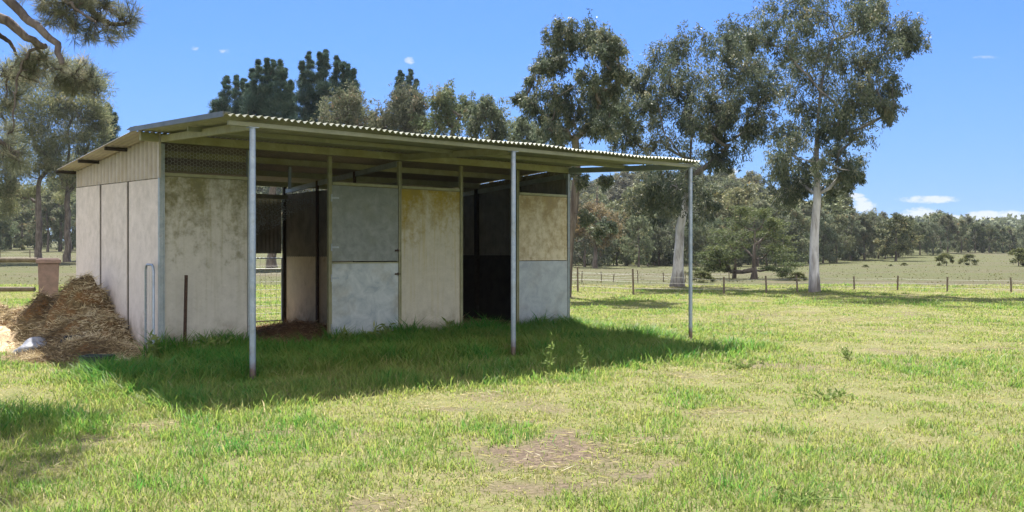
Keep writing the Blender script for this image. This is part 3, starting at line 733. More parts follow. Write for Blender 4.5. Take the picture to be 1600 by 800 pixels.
# near pine: only its boughs reach into the picture
def near_pine():
    rs = np.random.default_rng(71)
    b = np.array([-9.6, 9.3, 0.0])
    root = empty('pine_tree', tuple(b), label='large near pine whose needled boughs hang into the top left corner', cat='tree')
    D = 10
    boughs = [  # control points (px, py, d), start radius
        ([(-300,120,9.6),(-60,15,10.0),(0,28,10.0),(40,56,10.0),(72,72,10.1)], .085),
        ([(-320,20,9.5),(-80,-70,10.0),(5,-8,10.0),(48,34,9.9),(86,68,9.8),(97,100,9.7)], .075),
        ([(-60,15,10.0),(0,55,10.2),(20,72,10.3),(28,92,10.3)], .035),
        ([(-80,-70,10.0),(30,-70,10.3),(100,-20,10.4),(140,14,10.4),(175,38,10.4),(205,32,10.4)], .05),
        ([(30,-70,10.3),(90,-10,10.0),(118,12,9.9),(150,36,9.8)], .03),
        ([(72,72,10.1),(50,80,10.1),(30,110,10.1),(24,150,10.1),(20,205,10.1)], .02),
        ([(28,92,10.3),(12,120,10.3),(8,160,10.3)], .015),
        ([(40,56,10.0),(75,95,10.3),(110,118,10.6),(145,130,10.7)], .02),
        ([(-300,120,9.6),(-60,180,9.6),(-10,215,9.7),(30,240,9.8)], .05),
        ([(-320,-150,9.4),(-60,-240,9.8),(60,-200,9.6),(160,-170,9.2)], .07),
        ([(-320,-150,9.2),(-100,-220,8.6),(0,-180,8.0),(60,-160,7.7)], .06)]
    mb = MB()
    mb.tube([(0,0,-.1),(0.05,.05,1.5),(-.05,.1,4),(.05,.2,7),(.1,.1,11)], [.42,.33,.29,.22,.06], 14)
    ends = []
    for pts, r0 in boughs:
        P = [at(*p) - b for p in pts]
        # subdivide (Catmull-Rom)
        Q = []
        for i in range(len(P) - 1):
            p0 = P[max(i-1, 0)]; p1 = P[i]; p2 = P[i+1]; p3 = P[min(i+2, len(P)-1)]
            for k in range(5):
                t = k / 5
                Q.append(.5 * ((2*p1) + (-p0+p2)*t + (2*p0-5*p1+4*p2-p3)*t*t + (-p0+3*p1-3*p2+p3)*t**3) + rs.normal(size=3) * .012)
        Q.append(P[-1])
        if pts[0][0] < -200:
            Q.insert(0, np.array([0, 0.05, P[0][2] - .1]))
        rr = np.linspace(r0, max(.008, r0 * .35), len(Q))
        mb.tube(Q, list(rr), 9)
        ends.append(Q)
    # foliage sprays (px, py, d, radius px)
    sprays = [(195,32,10.4,22),(178,40,10.4,24),(160,52,10.4,20),(205,22,10.4,14),(150,30,10.2,24),(135,50,10.3,16),(140,8,10.2,22),(120,15,10.0,20),(115,40,10,14),(100,5,10,18),(80,12,10.2,14),(65,5,10.2,12),(150,-15,10.3,22),(90,-20,10.1,20),(120,-25,10,22),
              (110,-5,10.2,24),(85,25,10.2,16),(100,30,10.1,16),(60,-10,10.2,20),(130,-10,10.2,22),(165,8,10.3,18),(45,85,10.2,16),(20,120,10.3,16),(5,110,10.3,16),(50,125,10.3,14),(75,105,10.3,14),(95,105,10.5,14),(60,95,10.2,15),(40,105,10.2,14),(55,112,10.2,12),(70,85,10.2,10),
              (120,112,10.6,18),(140,120,10.7,18),(150,138,10.7,13),(130,138,10.7,16),(105,125,10.6,14),(112,142,10.6,12),(85,125,10.5,14),
              (25,150,10.2,10),(15,205,10.2,10),(10,165,10.2,9),(5,235,9.8,22),(25,245,9.8,18),(-20,225,9.8,25),
              (100,-190,9.4,50),(160,-170,9.2,45),(40,-210,9.6,50),(20,-160,8.0,50),(70,-160,7.7,45),(-50,-200,8.3,55),(-30,-220,9.8,50)]
    V_, T_ = [], []
    sm = MB()
    allQ = np.concatenate([np.array(q) for q in ends])
    over = []
    for (px, py) in [(30,720),(85,690),(135,662),(60,752),(110,715),(15,785),(25,660),(60,665),(100,655),(-40,700),(-30,750),(140,690),(150,650),(-60,800),(40,690),(5,735),(80,725),(50,640)]:
        q = gp(px, py); z = 5.7 + rs.uniform(-.4, .5)
        over.append((np.array([q[0] - .10 * z, q[1] + .66 * z, z]) - b, .26))
    hubs = np.array([o[0] for o in over]); mid_ = hubs.mean(0)
    for tgt in (mid_, hubs[2], hubs[13], hubs[6]):
        Q = [np.array([0, .1, mid_[2] - .3]) * (1 - t_) + tgt * t_ + np.array([0, 0, .25 * math.sin(math.pi * t_)]) + rs.normal(size=3) * .02 for t_ in np.linspace(0, 1, 9)]
        mb.tube(Q, list(np.linspace(.07, .015, 9)), 8); ends.append(Q)
    allQ = np.concatenate([np.array(q) for q in ends])
    for (c, rad, rp) in [(at(px, py, d) - b, rp / F * d, rp) for (px, py, d, rp) in sprays] + [(c_, r_, 34) for c_, r_ in over]:
        near = allQ[np.argmin(np.linalg.norm(allQ - c, axis=1))]
        nt = int(6 + (rp / 4.8) ** 1.4)
        mb.tube([near, near * .45 + c * .55 + rs.normal(size=3) * .03, c], [.010, .008, .006], 4)
        for k in range(nt):
            q = c + rs.normal(size=3) * rad * .58
            mb.tube([c * .7 + near * .3, c * .4 + q * .6 + rs.normal(size=3) * .02, q], [.006, .0045, .003], 3, cap=False)
            ax = unit(q - c + np.array([.15, 0, .25]) * rad + rs.normal(size=3) * .2 * rad)
            n = 36
            base = q - ax * rs.uniform(0, .09, n)[:, None]
            dd = unit(ax * .8 + rs.normal(size=(n, 3)) * .55)
            V_.append(leaf_arrays(base, dd, rs.uniform(.09, .16, n), .0052, rs, .5))
            T_.append(np.clip(.42 + rs.normal() * .18 + rs.normal(size=n) * .15, 0, 1))
    mb.build('trunk', M['pinebark'], root)
    link('crown', crown_mesh('crown', np.concatenate(V_), np.concatenate(T_)), root, [M['pineleaf']])
near_pine()

# background trees: a few kinds, copied
def generic_tree(name, seed, h, w, n_cl, per, L, W_, style, leafmat, barkmat, clear=.3, rt=.16, shape='gum'):
    rs = np.random.default_rng(seed); cl = []
    for i in range(n_cl):
        t = rs.uniform(clear, 1); a = rs.uniform(0, 6.283)
        prof = (math.sin(math.pi * min(1, (t - clear) / (1 - clear) * .85 + .14)) ** .7) if shape == 'gum' else (1 - (t - clear) / (1 - clear) * .93)
        q = w * .5 * prof * rs.uniform(.25, 1) ** .6
        cl.append((np.array([math.cos(a) * q, math.sin(a) * q, h * t * .95]), w * (.13 if shape == 'gum' else .09) * rs.uniform(.8, 1.25)))
    g = grow(np.array([0, 0, -.2]), [np.array([.1, 0, h * .3]), np.array([-.1, .1, h * .6]), np.array([0, 0, h * .88])], cl, rt, rs, 4, .2)
    mb = MB(); limbs_mesh(mb, *g[:4], flare=1.3, nmax=7)
    # drop twigs thinner than a centimetre or two, which never show
    v, T = foliage(g[4], per, L, W_, rs, style, .42)
    lv = np.array(mb.v); nl = len(lv)
    ff = [i for f in mb.f for i in f]; sz = [len(f) for f in mb.f]
    n = len(T)
    me = np_mesh(name, np.concatenate([lv, v]), np.concatenate([np.array(ff), nl + np.arange(n * 4)]), np.concatenate([np.array(sz), np.full(n, 4)]),
                 tint=np.concatenate([np.zeros(len(sz)), T]), mi=np.concatenate([np.zeros(len(sz)), np.ones(n)]))
    me.materials.append(barkmat); me.materials.append(leafmat)
    return me
BG = [generic_tree('hill_gum_%s' % w_, 80 + i, 8.5, wd, 40, 44, .38, .19, 'gum', M['hillleaf'], M['greybark'], cl_) for i, (w_, wd, cl_) in enumerate([('a', 6.6, .14), ('b', 5.6, .2), ('c', 7.4, .12), ('d', 6.0, .1), ('e', 5.0, .16)])]
NEARBG = [generic_tree('wood_gum_%s' % w_, 90 + i, 8.5, wd, 38, 55, .32, .12, 'gum', M['gumleaf_grey'], M['greybark'], cl_) for i, (w_, wd, cl_) in enumerate([('a', 5.4, .14), ('b', 4.6, .18), ('c', 6.6, .10), ('d', 4.2, .08)])]
BUSH = [generic_tree('bush_%s' % w_, 100 + i, 2.0, 2.6, 16, 40, .22, .09, 'round', M['shrubleaf'], M['greybark'], .1, .05) for i, w_ in enumerate('ab')]

def place(me, name, x, y, s, rs, label, cat, group, sz=1.0):
    o = bpy.data.objects.new(name, me); COL.objects.link(o)
    o.location = (x, y, float(gz(x, y)) - .05); o.rotation_euler = (0, 0, rs.uniform(0, 6.283)); o.scale = (s, s, s * sz)
    return setp(o, label, cat, group)

def wood():
    rs = np.random.default_rng(5)
    # front edge of the wood on the right (under the roof line, left of the white trunks)
    pts = []
    def far_enough(x, y, m): return all((x - a) ** 2 + (y - b) ** 2 > m * m for a, b in pts)
    n = 0
    for b in np.arange(.03, .30, .0095):
        y = 104 + rs.uniform(-6, 9); x = (b + rs.uniform(-.004, .004)) * y
        place(NEARBG[rs.integers(4)], 'gum_tree', x, y, rs.uniform(.55, .95), rs, 'grey green gum at the front edge of the wood below the hill', 'tree', 'front row of the hill wood'); pts.append((x, y)); n += 1
    # along the foot of the hill to the right
    for b in np.arange(.30, .42, .0075):
        t = (b - .30) / .12
        y = 104 + 34 * t + rs.uniform(-4, 8); x = b * y
        place(NEARBG[rs.integers(4)], 'gum_tree', x, y, rs.uniform(.55, .95), rs, 'shaggy gum along the foot of the hill right of the tallest gum', 'tree', 'trees along the hill foot'); pts.append((x, y))
    for b in np.arange(.42, .66, .0075):
        t = (b - .42) / .24
        y = 138 + 72 * t + rs.uniform(-5, 12); x = b * y
        place(NEARBG[rs.integers(4)], 'gum_tree', x, y, rs.uniform(.55, .85), rs, 'dark gum in the far treeline above the open paddock', 'tree', 'far treeline of the paddock'); pts.append((x, y))
    # the hillside
    k = 0; tries = 0
    while k < 240 and tries < 9000:
        tries += 1
        y = rs.uniform(118, 330) if rs.random() < .75 else rs.uniform(118, 250); b = rs.uniform(.02, .70); x = b * y
        if b > .42 and y < 160 + (b - .42) * 320: continue
        if not far_enough(x, y, 6.2 + (y - 118) * .014): continue
        pts.append((x, y)); k += 1
        place(BG[rs.integers(5)], 'hill_gum', x, y, (rs.uniform(1.15, 1.6) if b < .36 else rs.uniform(.8, 1.1)), rs, 'round topped gum in the dense wood covering the hillside', 'tree', 'wood on the hillside', rs.uniform(.68, .9))
    # left side wood behind the pines, and behind the shelter
    for b in np.arange(-.72, -.12, .0135):
        y = 150 + rs.uniform(-12, 20); x = b * y
        place(NEARBG[rs.integers(4)], 'gum_tree', x, y, rs.uniform(1.0, 1.7), rs, 'grey scrubby tree in the distant belt behind the left pines', 'tree', 'tree belt on the far left')
    for b in np.arange(-.72, -.05, .03):
        y = 172 + rs.uniform(-5, 25); x = b * y
        place(BG[rs.integers(5)], 'gum_tree', x, y, rs.uniform(1.3, 1.9), rs, 'taller hazy tree at the back of the far left belt', 'tree', 'back of the tree belt')
    # undergrowth filling the wood floor
    V_, T_ = [], []
    for i in range(900):
        y = rs.uniform(108, 320); b = rs.uniform(.02, .46); x = b * y
        if b > .40 and y < 170: continue
        if b > .30 and y < 112 + 34 * (b - .30) / .12: continue
        n = 40; hh = rs.uniform(.8, 3.0)
        p = rs.normal(size=(n, 3)) * np.array([1.5, 1.5, 0]) + np.array([x, y, 0]); p[:, 2] = gz(p[:, 0], p[:, 1]) + rs.random(n) ** .8 * hh
        V_.append(leaf_arrays(p, rs.normal(size=(n, 3)), .7, .4, rs)); T_.append(np.clip(.35 + rs.normal() * .15 + rs.normal(size=n) * .12, 0, 1))
    link('undergrowth', crown_mesh('undergrowth', np.concatenate(V_), np.concatenate(T_)), None, [M['hillleaf']], kind='stuff', label='bushy undergrowth filling the floor of the hill wood', cat='undergrowth')
    # far ridge: one mass
    V_, T_ = [], []
    for i in range(420):
        y = rs.uniform(380, 560); b = rs.uniform(-.05, .75); x = b * y; z = float(gz(x, y))
        s = rs.uniform(.7, 1.25); n = 90
        d = unit(rs.normal(size=(n, 3))); p = d * rs.uniform(.55, 1, n)[:, None] * np.array([3.4, 3.4, 3.2]) * s + np.array([x, y, z + 4.6 * s])
        V_.append(leaf_arrays(p, rs.normal(size=(n, 3)), 2.0 * s, 1.3 * s, rs)); T_.append(np.clip(.4 + rs.normal() * .15 + rs.normal(size=n) * .12, 0, 1))
    link('ridge_forest', crown_mesh('ridge_forest', np.concatenate(V_), np.concatenate(T_)), None, [M['hillleaf']], kind='stuff', label='far forest running along the low ridge on the skyline', cat='forest')
    # paddock shrubs
    for px, py, D, s, lab in [(1478, 417, 92, .78, 'rounded dry shrub in the open paddock, left of the three'), (1515, 418, 95, .70, 'flat dark shrub in the open paddock between two shrubs'), (1592, 418, 90, 1.05, 'yellowish shrub at the right edge of the paddock')]:
        x = (px - 800) / F * D
        place(BUSH[0 if s > .75 else 1], 'shrub', x, D, s, rs, lab, 'shrub', 'shrubs in the far paddock', .8)
    for px, D, s in [(1352, 88, .25), (1392, 92, .2), (1413, 94, .28), (1245, 50, .42), (1096, 47, .5), (1085, 60, .5)]:
        place(BUSH[1], 'shrub', (px - 800) / F * D, D, s, rs, 'low scrubby bush dotted along the edge of the paddock', 'shrub', 'low bushes of the paddock edge', .6)
wood()

# ------------------------------------------------------------------ shelter
ang = math.atan2(U[1], U[0])
shed = empty('horse_shelter', (SH[0], SH[1], 0), ang, label='open fronted two stall horse shelter with corrugated awning roof and stained panels', cat='shelter')

def corr(mb, P0, P1, N, L, pitch, amp, thick=.004, per=8, flat=False):
    """corrugated sheet: P0(s), P1(s) are the two ends of the rib at distance s; N is the normal"""
    N = np.array(N, float)
    m = int(L / pitch * per)
    s = np.linspace(0, L, m + 1)
    ph = s / pitch * 2 * np.pi
    h = amp * np.sin(ph)
    if flat: h = amp * np.clip(np.sin(ph) * 2.2, -1, 1)
    A = np.array([P0(q) for q in s]) + N * h[:, None]; B = np.array([P1(q) for q in s]) + N * h[:, None]
    A2 = A - N * thick; B2 = B - N * thick
    k = m + 1
    vs = np.concatenate([A, B, A2, B2])
    fs = []
    for i in range(m):
        fs += [(i, i+1, k+i+1, k+i), (2*k+i+1, 2*k+i, 3*k+i, 3*k+i+1)]
    mb.add(vs, fs, 0, True)
    mb.add(vs, [(i+1, i, 2*k+i, 2*k+i+1) for i in range(m)] + [(k+i, k+i+1, 3*k+i+1, 3*k+i) for i in range(m)] + [(0, k, 3*k, 2*k), (k-1, 2*k, 3*k, 4*k-1)][:1], 0, False)

RZ, EZ, BZ = 3.235, 3.075, 2.985           # ridge, awning eave, rear eave heights
EY, BY = -AW - .15, SD + .06
def roof_z(y): return RZ + (EZ - RZ) * (y / EY) if y < 0 else RZ + (BZ - RZ) * (y / BY)
Lr = SL + .40 + .10
mb = MB(); corr(mb, lambda s: (-.40 + s, .03, RZ + .012), lambda s: (-.40 + s, EY + .012 * math.sin(s * 8.2) * math.sin(s * 1.3), EZ + .010 * math.sin(s * 1.7) + .006 * math.sin(s * 4.3)), (0, 0, 1), Lr, .085, .017)
mb.build('awning_roof', M['roof'], shed)
mb = MB(); corr(mb, lambda s: (-.40 + s, -.02, RZ - .012), lambda s: (-.32 + s * .995, BY, BZ), (0, 0, 1), Lr, .085, .013)
mb.build('rear_roof', M['roof_in'], shed)
mb = MB(); mb.bar((-.42, -.10, RZ + .030), (SL + .11, -.10, RZ + .030), .20, .006); mb.bar((-.42, .10, RZ + .026), (SL + .11, .10, RZ + .026), .20, .006, up=(0, .09, 1))
mb.build('ridge_cap', M['flashing'], shed)
mb = MB(); mb.bar((-.415, .06, RZ + .008), (-.415, EY + .01, EZ + .006), .012, .062); mb.bar((-.36, .06, RZ + .035), (-.36, EY + .01, EZ + .032), .08, .008)
mb.build('barge_flashing', M['flashing'], shed)
# purlins, beams, rafters
def cee(p, q, w, h, name, mat, parent=shed):
    m_ = MB(); m_.bar(p, q, w, h); return m_.build(name, mat, parent, bevel=.006)
for y in (1.45, 2.90, SD - .06): cee((-.36, y, roof_z(y) - .05), (-.03, y, roof_z(y) - .05), .05, .055, 'purlin_end', M['dark_timber'])
for y in (1.45, 2.90, SD - .06): cee((.03, y, roof_z(y) - .072), (SL + .05, y, roof_z(y) - .072), .05, .105, 'purlin', M['purlin'])
for y in (-1.55,): cee((-.20, y, roof_z(y) - .055), (SL + .05, y, roof_z(y) - .055), .05, .06, 'purlin', M['roof'])
cee((-.30, 0, RZ - .085), (SL + .06, 0, RZ - .085), .07, .12, 'ridge_beam', M['purlin'])
cee((-.30, -AW, EZ - .068), (SL + .06, -AW, EZ - .068), .05, .055, 'eave_beam', M['roof'])
for x in (0.0, 4.015, SL):
    cee((x, -AW + .04, EZ - .075), (x, -.045, RZ - .10), .05, .10, 'rafter', M['purlin'] if x < 5 else M['pipe'])
    cee((x + (.03 if x == 0 else -.03 if x > 7 else 0), .05, RZ - .20), (x + (.03 if x == 0 else -.03 if x > 7 else 0), SD - .10, BZ - .20), .05, .09, 'rafter', M['channel'])
# posts
for x in (-.0, 3.98, SL):
    m_ = MB(); m_.tube([(x, -AW, -.15), (x, -AW, 1.5), (x, -AW, EZ - .105)], .036 if x < 5 else .033, 16); m_.box((x - .06, -AW - .05, EZ - .105), (x + .06, -AW + .05, EZ - .098))
    po = m_.build('post', M['pipe'], shed)
# studs of the front wall
XS = [0, 1.326, 2.685, 4.015, 5.32, 6.645, SL]
for i, x in enumerate(XS):
    m_ = MB(); w = .075 if i in (0, 1) else .05
    m_.box((x - w / 2, -.02, -.1), (x + w / 2, .035, RZ - .166)); m_.box((x - w / 2, -.032, -.1), (x - w / 2 + .012, -.0205, RZ - .166)); m_.box((x + w / 2 - .012, -.032, -.1), (x + w / 2, -.0205, RZ - .166))
    m_.build('wall_post', M['channel'] if i in (0, 1, 6) else M['purlin'], shed)
# top plate over panels
for a, b in ((0, 1), (2, 3), (3, 4), (5, 6)):
    cee((XS[a] + .04, .0, 2.635), (XS[b] - .04, .0, 2.635), .05, .05, 'top_plate', M['purlin'])
# front wall panels
PT = 2.605
def panel(x0, x1, z0, z1, mat, name='wall_panel', y=0.0, parent=shed, label=None):
    m_ = MB(); m_.box((x0, y - .009, z0), (x1, y + .009, z1)); return m_.build(name, mat, parent, bevel=.003, label=label)
panel(XS[0] + .040, XS[1] - .040, .02, PT, M['fibro'], label='cement sheet panel blotched with dark moss')
panel(XS[3] + .03, XS[4] - .027, .03, PT, M['fibro_mustard'], label='tall panel with mustard stain along its top')
panel(XS[5] + .027, XS[6] - .03, 1.365, PT, M['fibro_tan'], label='tan upper panel with brown blotches')
panel(XS[5] + .027, XS[6] - .03, .03, 1.355, M['steel_mid'], y=-.012, label='blue grey galvanised lower panel')
# stable door: two leaves on one side post
door = MB(); door.box((XS[2] + .025, -.015, .04), (XS[3] - .027, .015, 1.355))
dl = door.build('lower_door', M['steel_light'], shed, bevel=.004, label='pale mottled lower door leaf')
f_ = MB()
for p, q in (((XS[2]+.04, -.022, 1.345), (XS[3]-.04, -.022, 1.345)),): f_.bar(p, q, .012, .022)
f_.build('door_edge', M['purlin'], dl)
door = MB(); door.box((XS[2] + .025, -.015, 1.372), (XS[3] - .027, .015, PT))
du = door.build('upper_door', M['steel_dark'], shed, bevel=.004, label='dull grey green upper door leaf')
for z, par_ in ((1.15, dl), (1.55, du)):
    l_ = MB(); l_.bar((XS[3] - .10, -.024, z), (XS[3] + .0, -.024, z), .014, .03); l_.tube([(XS[3] - .05, -.03, z - .03), (XS[3] - .05, -.05, z), (XS[3] - .05, -.03, z + .03)], .005, 6)
    l_.build('latch', M['rust'], par_)
for z, par_ in ((.3, dl), (1.1, dl), (1.6, du), (2.4, du)):
    l_ = MB(); l_.tube([(XS[2] + .022, -.024, z - .06), (XS[2] + .022, -.024, z + .06)], .014, 8); l_.bar((XS[2] + .03, -.020, z), (XS[2] + .16, -.020, z), .006, .03)
    l_.build('hinge', M['channel'], par_)
# doorway side strips and threshold
th = MB(); th.bar((XS[4] + .03, -.02, .045), (XS[5] - .03, -.02, .045), .10, .09); th.build('threshold', M['postwood'], shed, bevel=.01)
# left gable end: cladding above three sheets
def wtop(y): return roof_z(y) - .03
mb = MB(); corr(mb, lambda s: (-.008, s, 2.585 + .10 * s / SD), lambda s: (-.008, s, wtop(s) - .005), (-1, 0, 0), SD, .19, .028, flat=True)
mb.build('gable_cladding', M['cladding'], shed)
c_ = MB(); c_.bar((-.035, -.015, 2.58), (-.035, -.015, RZ - .03), .03, .06, up=(0, 1, 0)); c_.build('corner_trim', M['cladding'], shed)
ys = [.035, 1.47, 2.90, SD]
for i in range(3):
    y0, y1 = ys[i] + (.052 if i else 0), ys[i + 1] - (.052 if i < 2 else 0)
    m_ = MB()
    zt0, zt1 = 2.575 + .10 * y0 / SD, 2.575 + .10 * y1 / SD
    m_.add([(-.012,y0,.02),(.006,y0,.02),(.006,y1,.02),(-.012,y1,.02),(-.012,y0,zt0),(.006,y0,zt0),(.006,y1,zt1),(-.012,y1,zt1)],
           [(0,3,2,1),(4,5,6,7),(0,1,5,4),(1,2,6,5),(2,3,7,6),(3,0,4,7)])
    m_.build('end_panel', M['fibro_end'], shed, bevel=.003)
for y in (1.47, 2.90, SD - .03):
    m_ = MB(); m_.box((.0075, y - .07, -.05), (.085, y + .07, wtop(y) - .06)); m_.build('end_stud', M['dark_timber'], shed)
# right gable end
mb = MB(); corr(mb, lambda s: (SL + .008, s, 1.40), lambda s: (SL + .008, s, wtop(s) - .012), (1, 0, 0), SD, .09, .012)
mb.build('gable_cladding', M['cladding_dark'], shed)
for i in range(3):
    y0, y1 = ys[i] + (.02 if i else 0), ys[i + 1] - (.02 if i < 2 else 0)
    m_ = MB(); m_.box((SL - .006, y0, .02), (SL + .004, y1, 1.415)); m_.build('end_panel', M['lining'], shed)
for y in (1.47, 2.90, SD - .03):
    m_ = MB(); m_.box((SL - .085, y - .045, -.05), (SL - .007, y + .045, wtop(y) - .12)); m_.build('end_stud', M['dark_timber'], shed)
# dark boards lining both sides of the far stall below the rail
for y0 in (.04,):
    m_ = MB(); m_.box((SL - .105, y0, 1.38), (SL - .088, SD - .05, 1.46)); m_.build('kick_rail', M['dark_timber'], shed)
# rear wall
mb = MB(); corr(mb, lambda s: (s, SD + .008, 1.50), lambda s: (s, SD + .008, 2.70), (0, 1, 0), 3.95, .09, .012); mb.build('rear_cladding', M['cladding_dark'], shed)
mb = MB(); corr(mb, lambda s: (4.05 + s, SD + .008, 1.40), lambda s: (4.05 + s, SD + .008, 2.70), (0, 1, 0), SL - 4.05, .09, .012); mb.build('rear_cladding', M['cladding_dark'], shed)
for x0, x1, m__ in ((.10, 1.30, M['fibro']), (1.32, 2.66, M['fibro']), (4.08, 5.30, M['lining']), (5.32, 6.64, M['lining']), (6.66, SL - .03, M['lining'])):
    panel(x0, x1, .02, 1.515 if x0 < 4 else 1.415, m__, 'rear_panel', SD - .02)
for x in (2.70, 4.0, 5.31, 6.65, .05, SL - .13):
    m_ = MB(); m_.box((x - .035, SD - .075, -.1), (x + .035, SD - .012, 2.90)); m_.build('rear_post', M['dark_timber'], shed)
m_ = MB(); m_.bar((0.10, SD - .10, 2.66), (SL - .14, SD - .10, 2.66), .045, .09); m_.build('rear_rail', M['purlin'], shed)
# partition between the stalls
px_ = 4.03
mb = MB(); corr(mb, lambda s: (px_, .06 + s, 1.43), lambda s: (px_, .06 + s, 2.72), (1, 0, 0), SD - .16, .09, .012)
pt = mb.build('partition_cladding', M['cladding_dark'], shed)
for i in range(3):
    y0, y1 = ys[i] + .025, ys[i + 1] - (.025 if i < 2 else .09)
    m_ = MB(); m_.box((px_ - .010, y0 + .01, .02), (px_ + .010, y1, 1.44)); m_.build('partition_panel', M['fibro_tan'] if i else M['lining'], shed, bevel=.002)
for y in (1.47, 2.90):
    m_ = MB(); m_.box((px_ - .055, y - .03, -.1), (px_ - .016, y + .03, roof_z(y) - .155)); m_.build('partition_post', M['rust'], shed)
for x, y in ((2.7, 1.45), (2.7, 2.9)):
    m_ = MB(); m_.bar((x, y, roof_z(y) - .15), (x, y, 2.62), .04, .04, up=(0, 1, 0)); m_.build('purlin_prop', M['channel'], shed)
# wire netting over the first bay
def hexnet(x0, x1, z0, z1, c, r, y):
    m_ = MB(); h = c * math.sqrt(3) / 2
    rows = int((z1 - z0) / (h * .5 * 2)); cols = int((x1 - x0) / (c * 1.5))
    for i in range(cols + 1):
        for j in range(rows + 1):
            cx = x0 + i * 1.5 * c * .5 * 2 * .5; cz = z0 + j * h + (h / 2 if i % 2 else 0)
            P = [(cx + c * .5 * math.cos(k * math.pi / 3), y + .004 * math.sin(i + j), cz + c * .5 * math.sin(k * math.pi / 3) * 1.0) for k in (0, 1, 2, 3)]
            if P[0][0] > x1 or cz + h / 2 > z1: continue
            for k in range(3): m_.tube([P[k], P[k + 1]], r, 3, cap=False)
    return m_
nx0, nx1 = XS[0] + .04, XS[1] - .03
m_ = MB(); c = .062; h = c * math.sqrt(3) / 2
for i in range(int((nx1 - nx0) / (.75 * c)) - 1):
    for j in range(int((RZ - .17 - 2.66) / h)):
        cx = nx0 + c * .5 + i * .75 * c; cz = 2.665 + h * .5 + j * h + (h / 2 if i % 2 else 0)
        if cz + h / 2 > RZ - .165: continue
        P = [(cx + c * .5 * math.cos(k * math.pi / 3), .01 + .004 * math.sin(i * 2.1 + j), cz + c * .5 * math.sin(k * math.pi / 3)) for k in range(4)]
        for k in range(3): m_.tube([P[k], P[k + 1]], .0030, 3, cap=False)
m_.build('wire_netting', M['wire'], shed)
# mesh gate in the rear opening of the near stall
g = MB()
x0, x1, z0, z1, y = 2.76, 3.94, .12, 1.40, SD - .04
g.tube([(x0, y, z0), (x0, y, z1), (x1, y, z1), (x1, y, z0), (x0, y, z0)], .016, 8)
gate = g.build('rear_gate', M['pipe'], shed)
g = MB()
for i in range(1, 10): g.tube([(x0 + (x1 - x0) * i / 10, y, z0), (x0 + (x1 - x0) * i / 10, y, z1)], .003, 4, cap=False)
for j in range(1, 8): g.tube([(x0, y, z0 + (z1 - z0) * j / 8), (x1, y, z0 + (z1 - z0) * j / 8)], .003, 4, cap=False)
g.tube([(x0, y, 1.18), (x1, y, 1.18)], .014, 6)
g.build('gate_mesh', M['wire'], gate)

def sw(a, b, z): return np.array([SH[0] + a * U[0] + b * V[0], SH[1] + a * U[1] + b * V[1], z])

# torn shade cloth hanging inside the near stall
nx, nz = 28, 14
vs = []; fs = []
for i in range(nx + 1):
    t = i / nx; xx = 2.0 + 1.95 * t
    top = 2.58 - .05 * math.sin(math.pi * t)
    bot = 1.32 + 1.08 * t ** .75 + .05 * math.sin(9 * t)
    for j in range(nz + 1):
        q = j / nz
        vs.append(sw(xx, 2.98 - .03 * math.sin(5 * t + 3 * q) - .10 * q * (1 - t), top + (bot - top) * q))
for i in range(nx):
    for j in range(nz): fs.append((i*(nz+1)+j, (i+1)*(nz+1)+j, (i+1)*(nz+1)+j+1, i*(nz+1)+j+1))
mb = MB(); mb.add(vs, fs, 0, True)
mb.build('shade_cloth', M['cloth'], None, label='torn dark shade cloth hanging slanted inside the left stall', cat='shade cloth')

# ------------------------------------------------------------------ straw, heap and litter
def strands(P, rs, L, W_, flat=.35, tint=None):
    n = len(P)
    d = unit(rs.normal(size=(n, 3)) * np.array([1, 1, flat]))
    return leaf_arrays(P, d, L * rs.uniform(.5, 1.4, n), W_ * rs.uniform(.6, 1.4, n), rs, .5)

def mound(name, x0, x1, y0, y1, nx, ny, hf, zf, mats, nst, L, W_, rs, local=False, tintf=None, cover=None, **k):
    xs = np.linspace(x0, x1, nx); ys_ = np.linspace(y0, y1, ny)
    X, Y = np.meshgrid(xs, ys_)
    Zh = hf(X.ravel(), Y.ravel())
    if local:
        wx = SH[0] + X.ravel() * U[0] + Y.ravel() * V[0]; wy = SH[1] + X.ravel() * U[1] + Y.ravel() * V[1]
    else: wx, wy = X.ravel(), Y.ravel()
    v = np.stack([wx, wy, zf(wx, wy) + Zh], 1)
    ii = (np.arange(ny - 1)[:, None] * nx + np.arange(nx - 1)[None, :]).ravel()
    f = np.stack([ii, ii + 1, ii + nx + 1, ii + nx], 1)
    zz = Zh[f].max(1); f = f[zz > -.03]
    sx = rs.uniform(x0, x1, nst * 3); sy = rs.uniform(y0, y1, nst * 3); sh = hf(sx, sy)
    keep = sh > (.0 if cover is None else cover); sx, sy, sh = sx[keep][:nst], sy[keep][:nst], sh[keep][:nst]
    if local: px_, py_ = SH[0] + sx * U[0] + sy * V[0], SH[1] + sx * U[1] + sy * V[1]
    else: px_, py_ = sx, sy
    P = np.stack([px_, py_, zf(px_, py_) + sh + rs.uniform(0, .03, len(sx))], 1)
    sv = strands(P, rs, L, W_)
    T = np.clip((tintf(px_, py_, sh) if tintf else .5) + rs.normal(size=len(sx)) * .22, 0, 1)
    nv = len(v); n = len(sx)
    me = np_mesh(name, np.concatenate([v, sv]), np.concatenate([f.ravel(), nv + np.arange(n * 4)]), np.full(len(f) + n, 4),
                 tint=np.concatenate([np.zeros(len(f)), T]), mi=np.concatenate([np.zeros(len(f)), np.ones(n)]), smooth=np.concatenate([np.ones(len(f), bool), np.zeros(n, bool)]))
    return link(name, me, None, mats, **k)
rs = np.random.default_rng(200)
def heap_clear(x, y):
    a, b = shed_local(x, y)
    h = heap_h(x, y)
    return np.where((a > -.02) & (b > -.1), -.2, h)
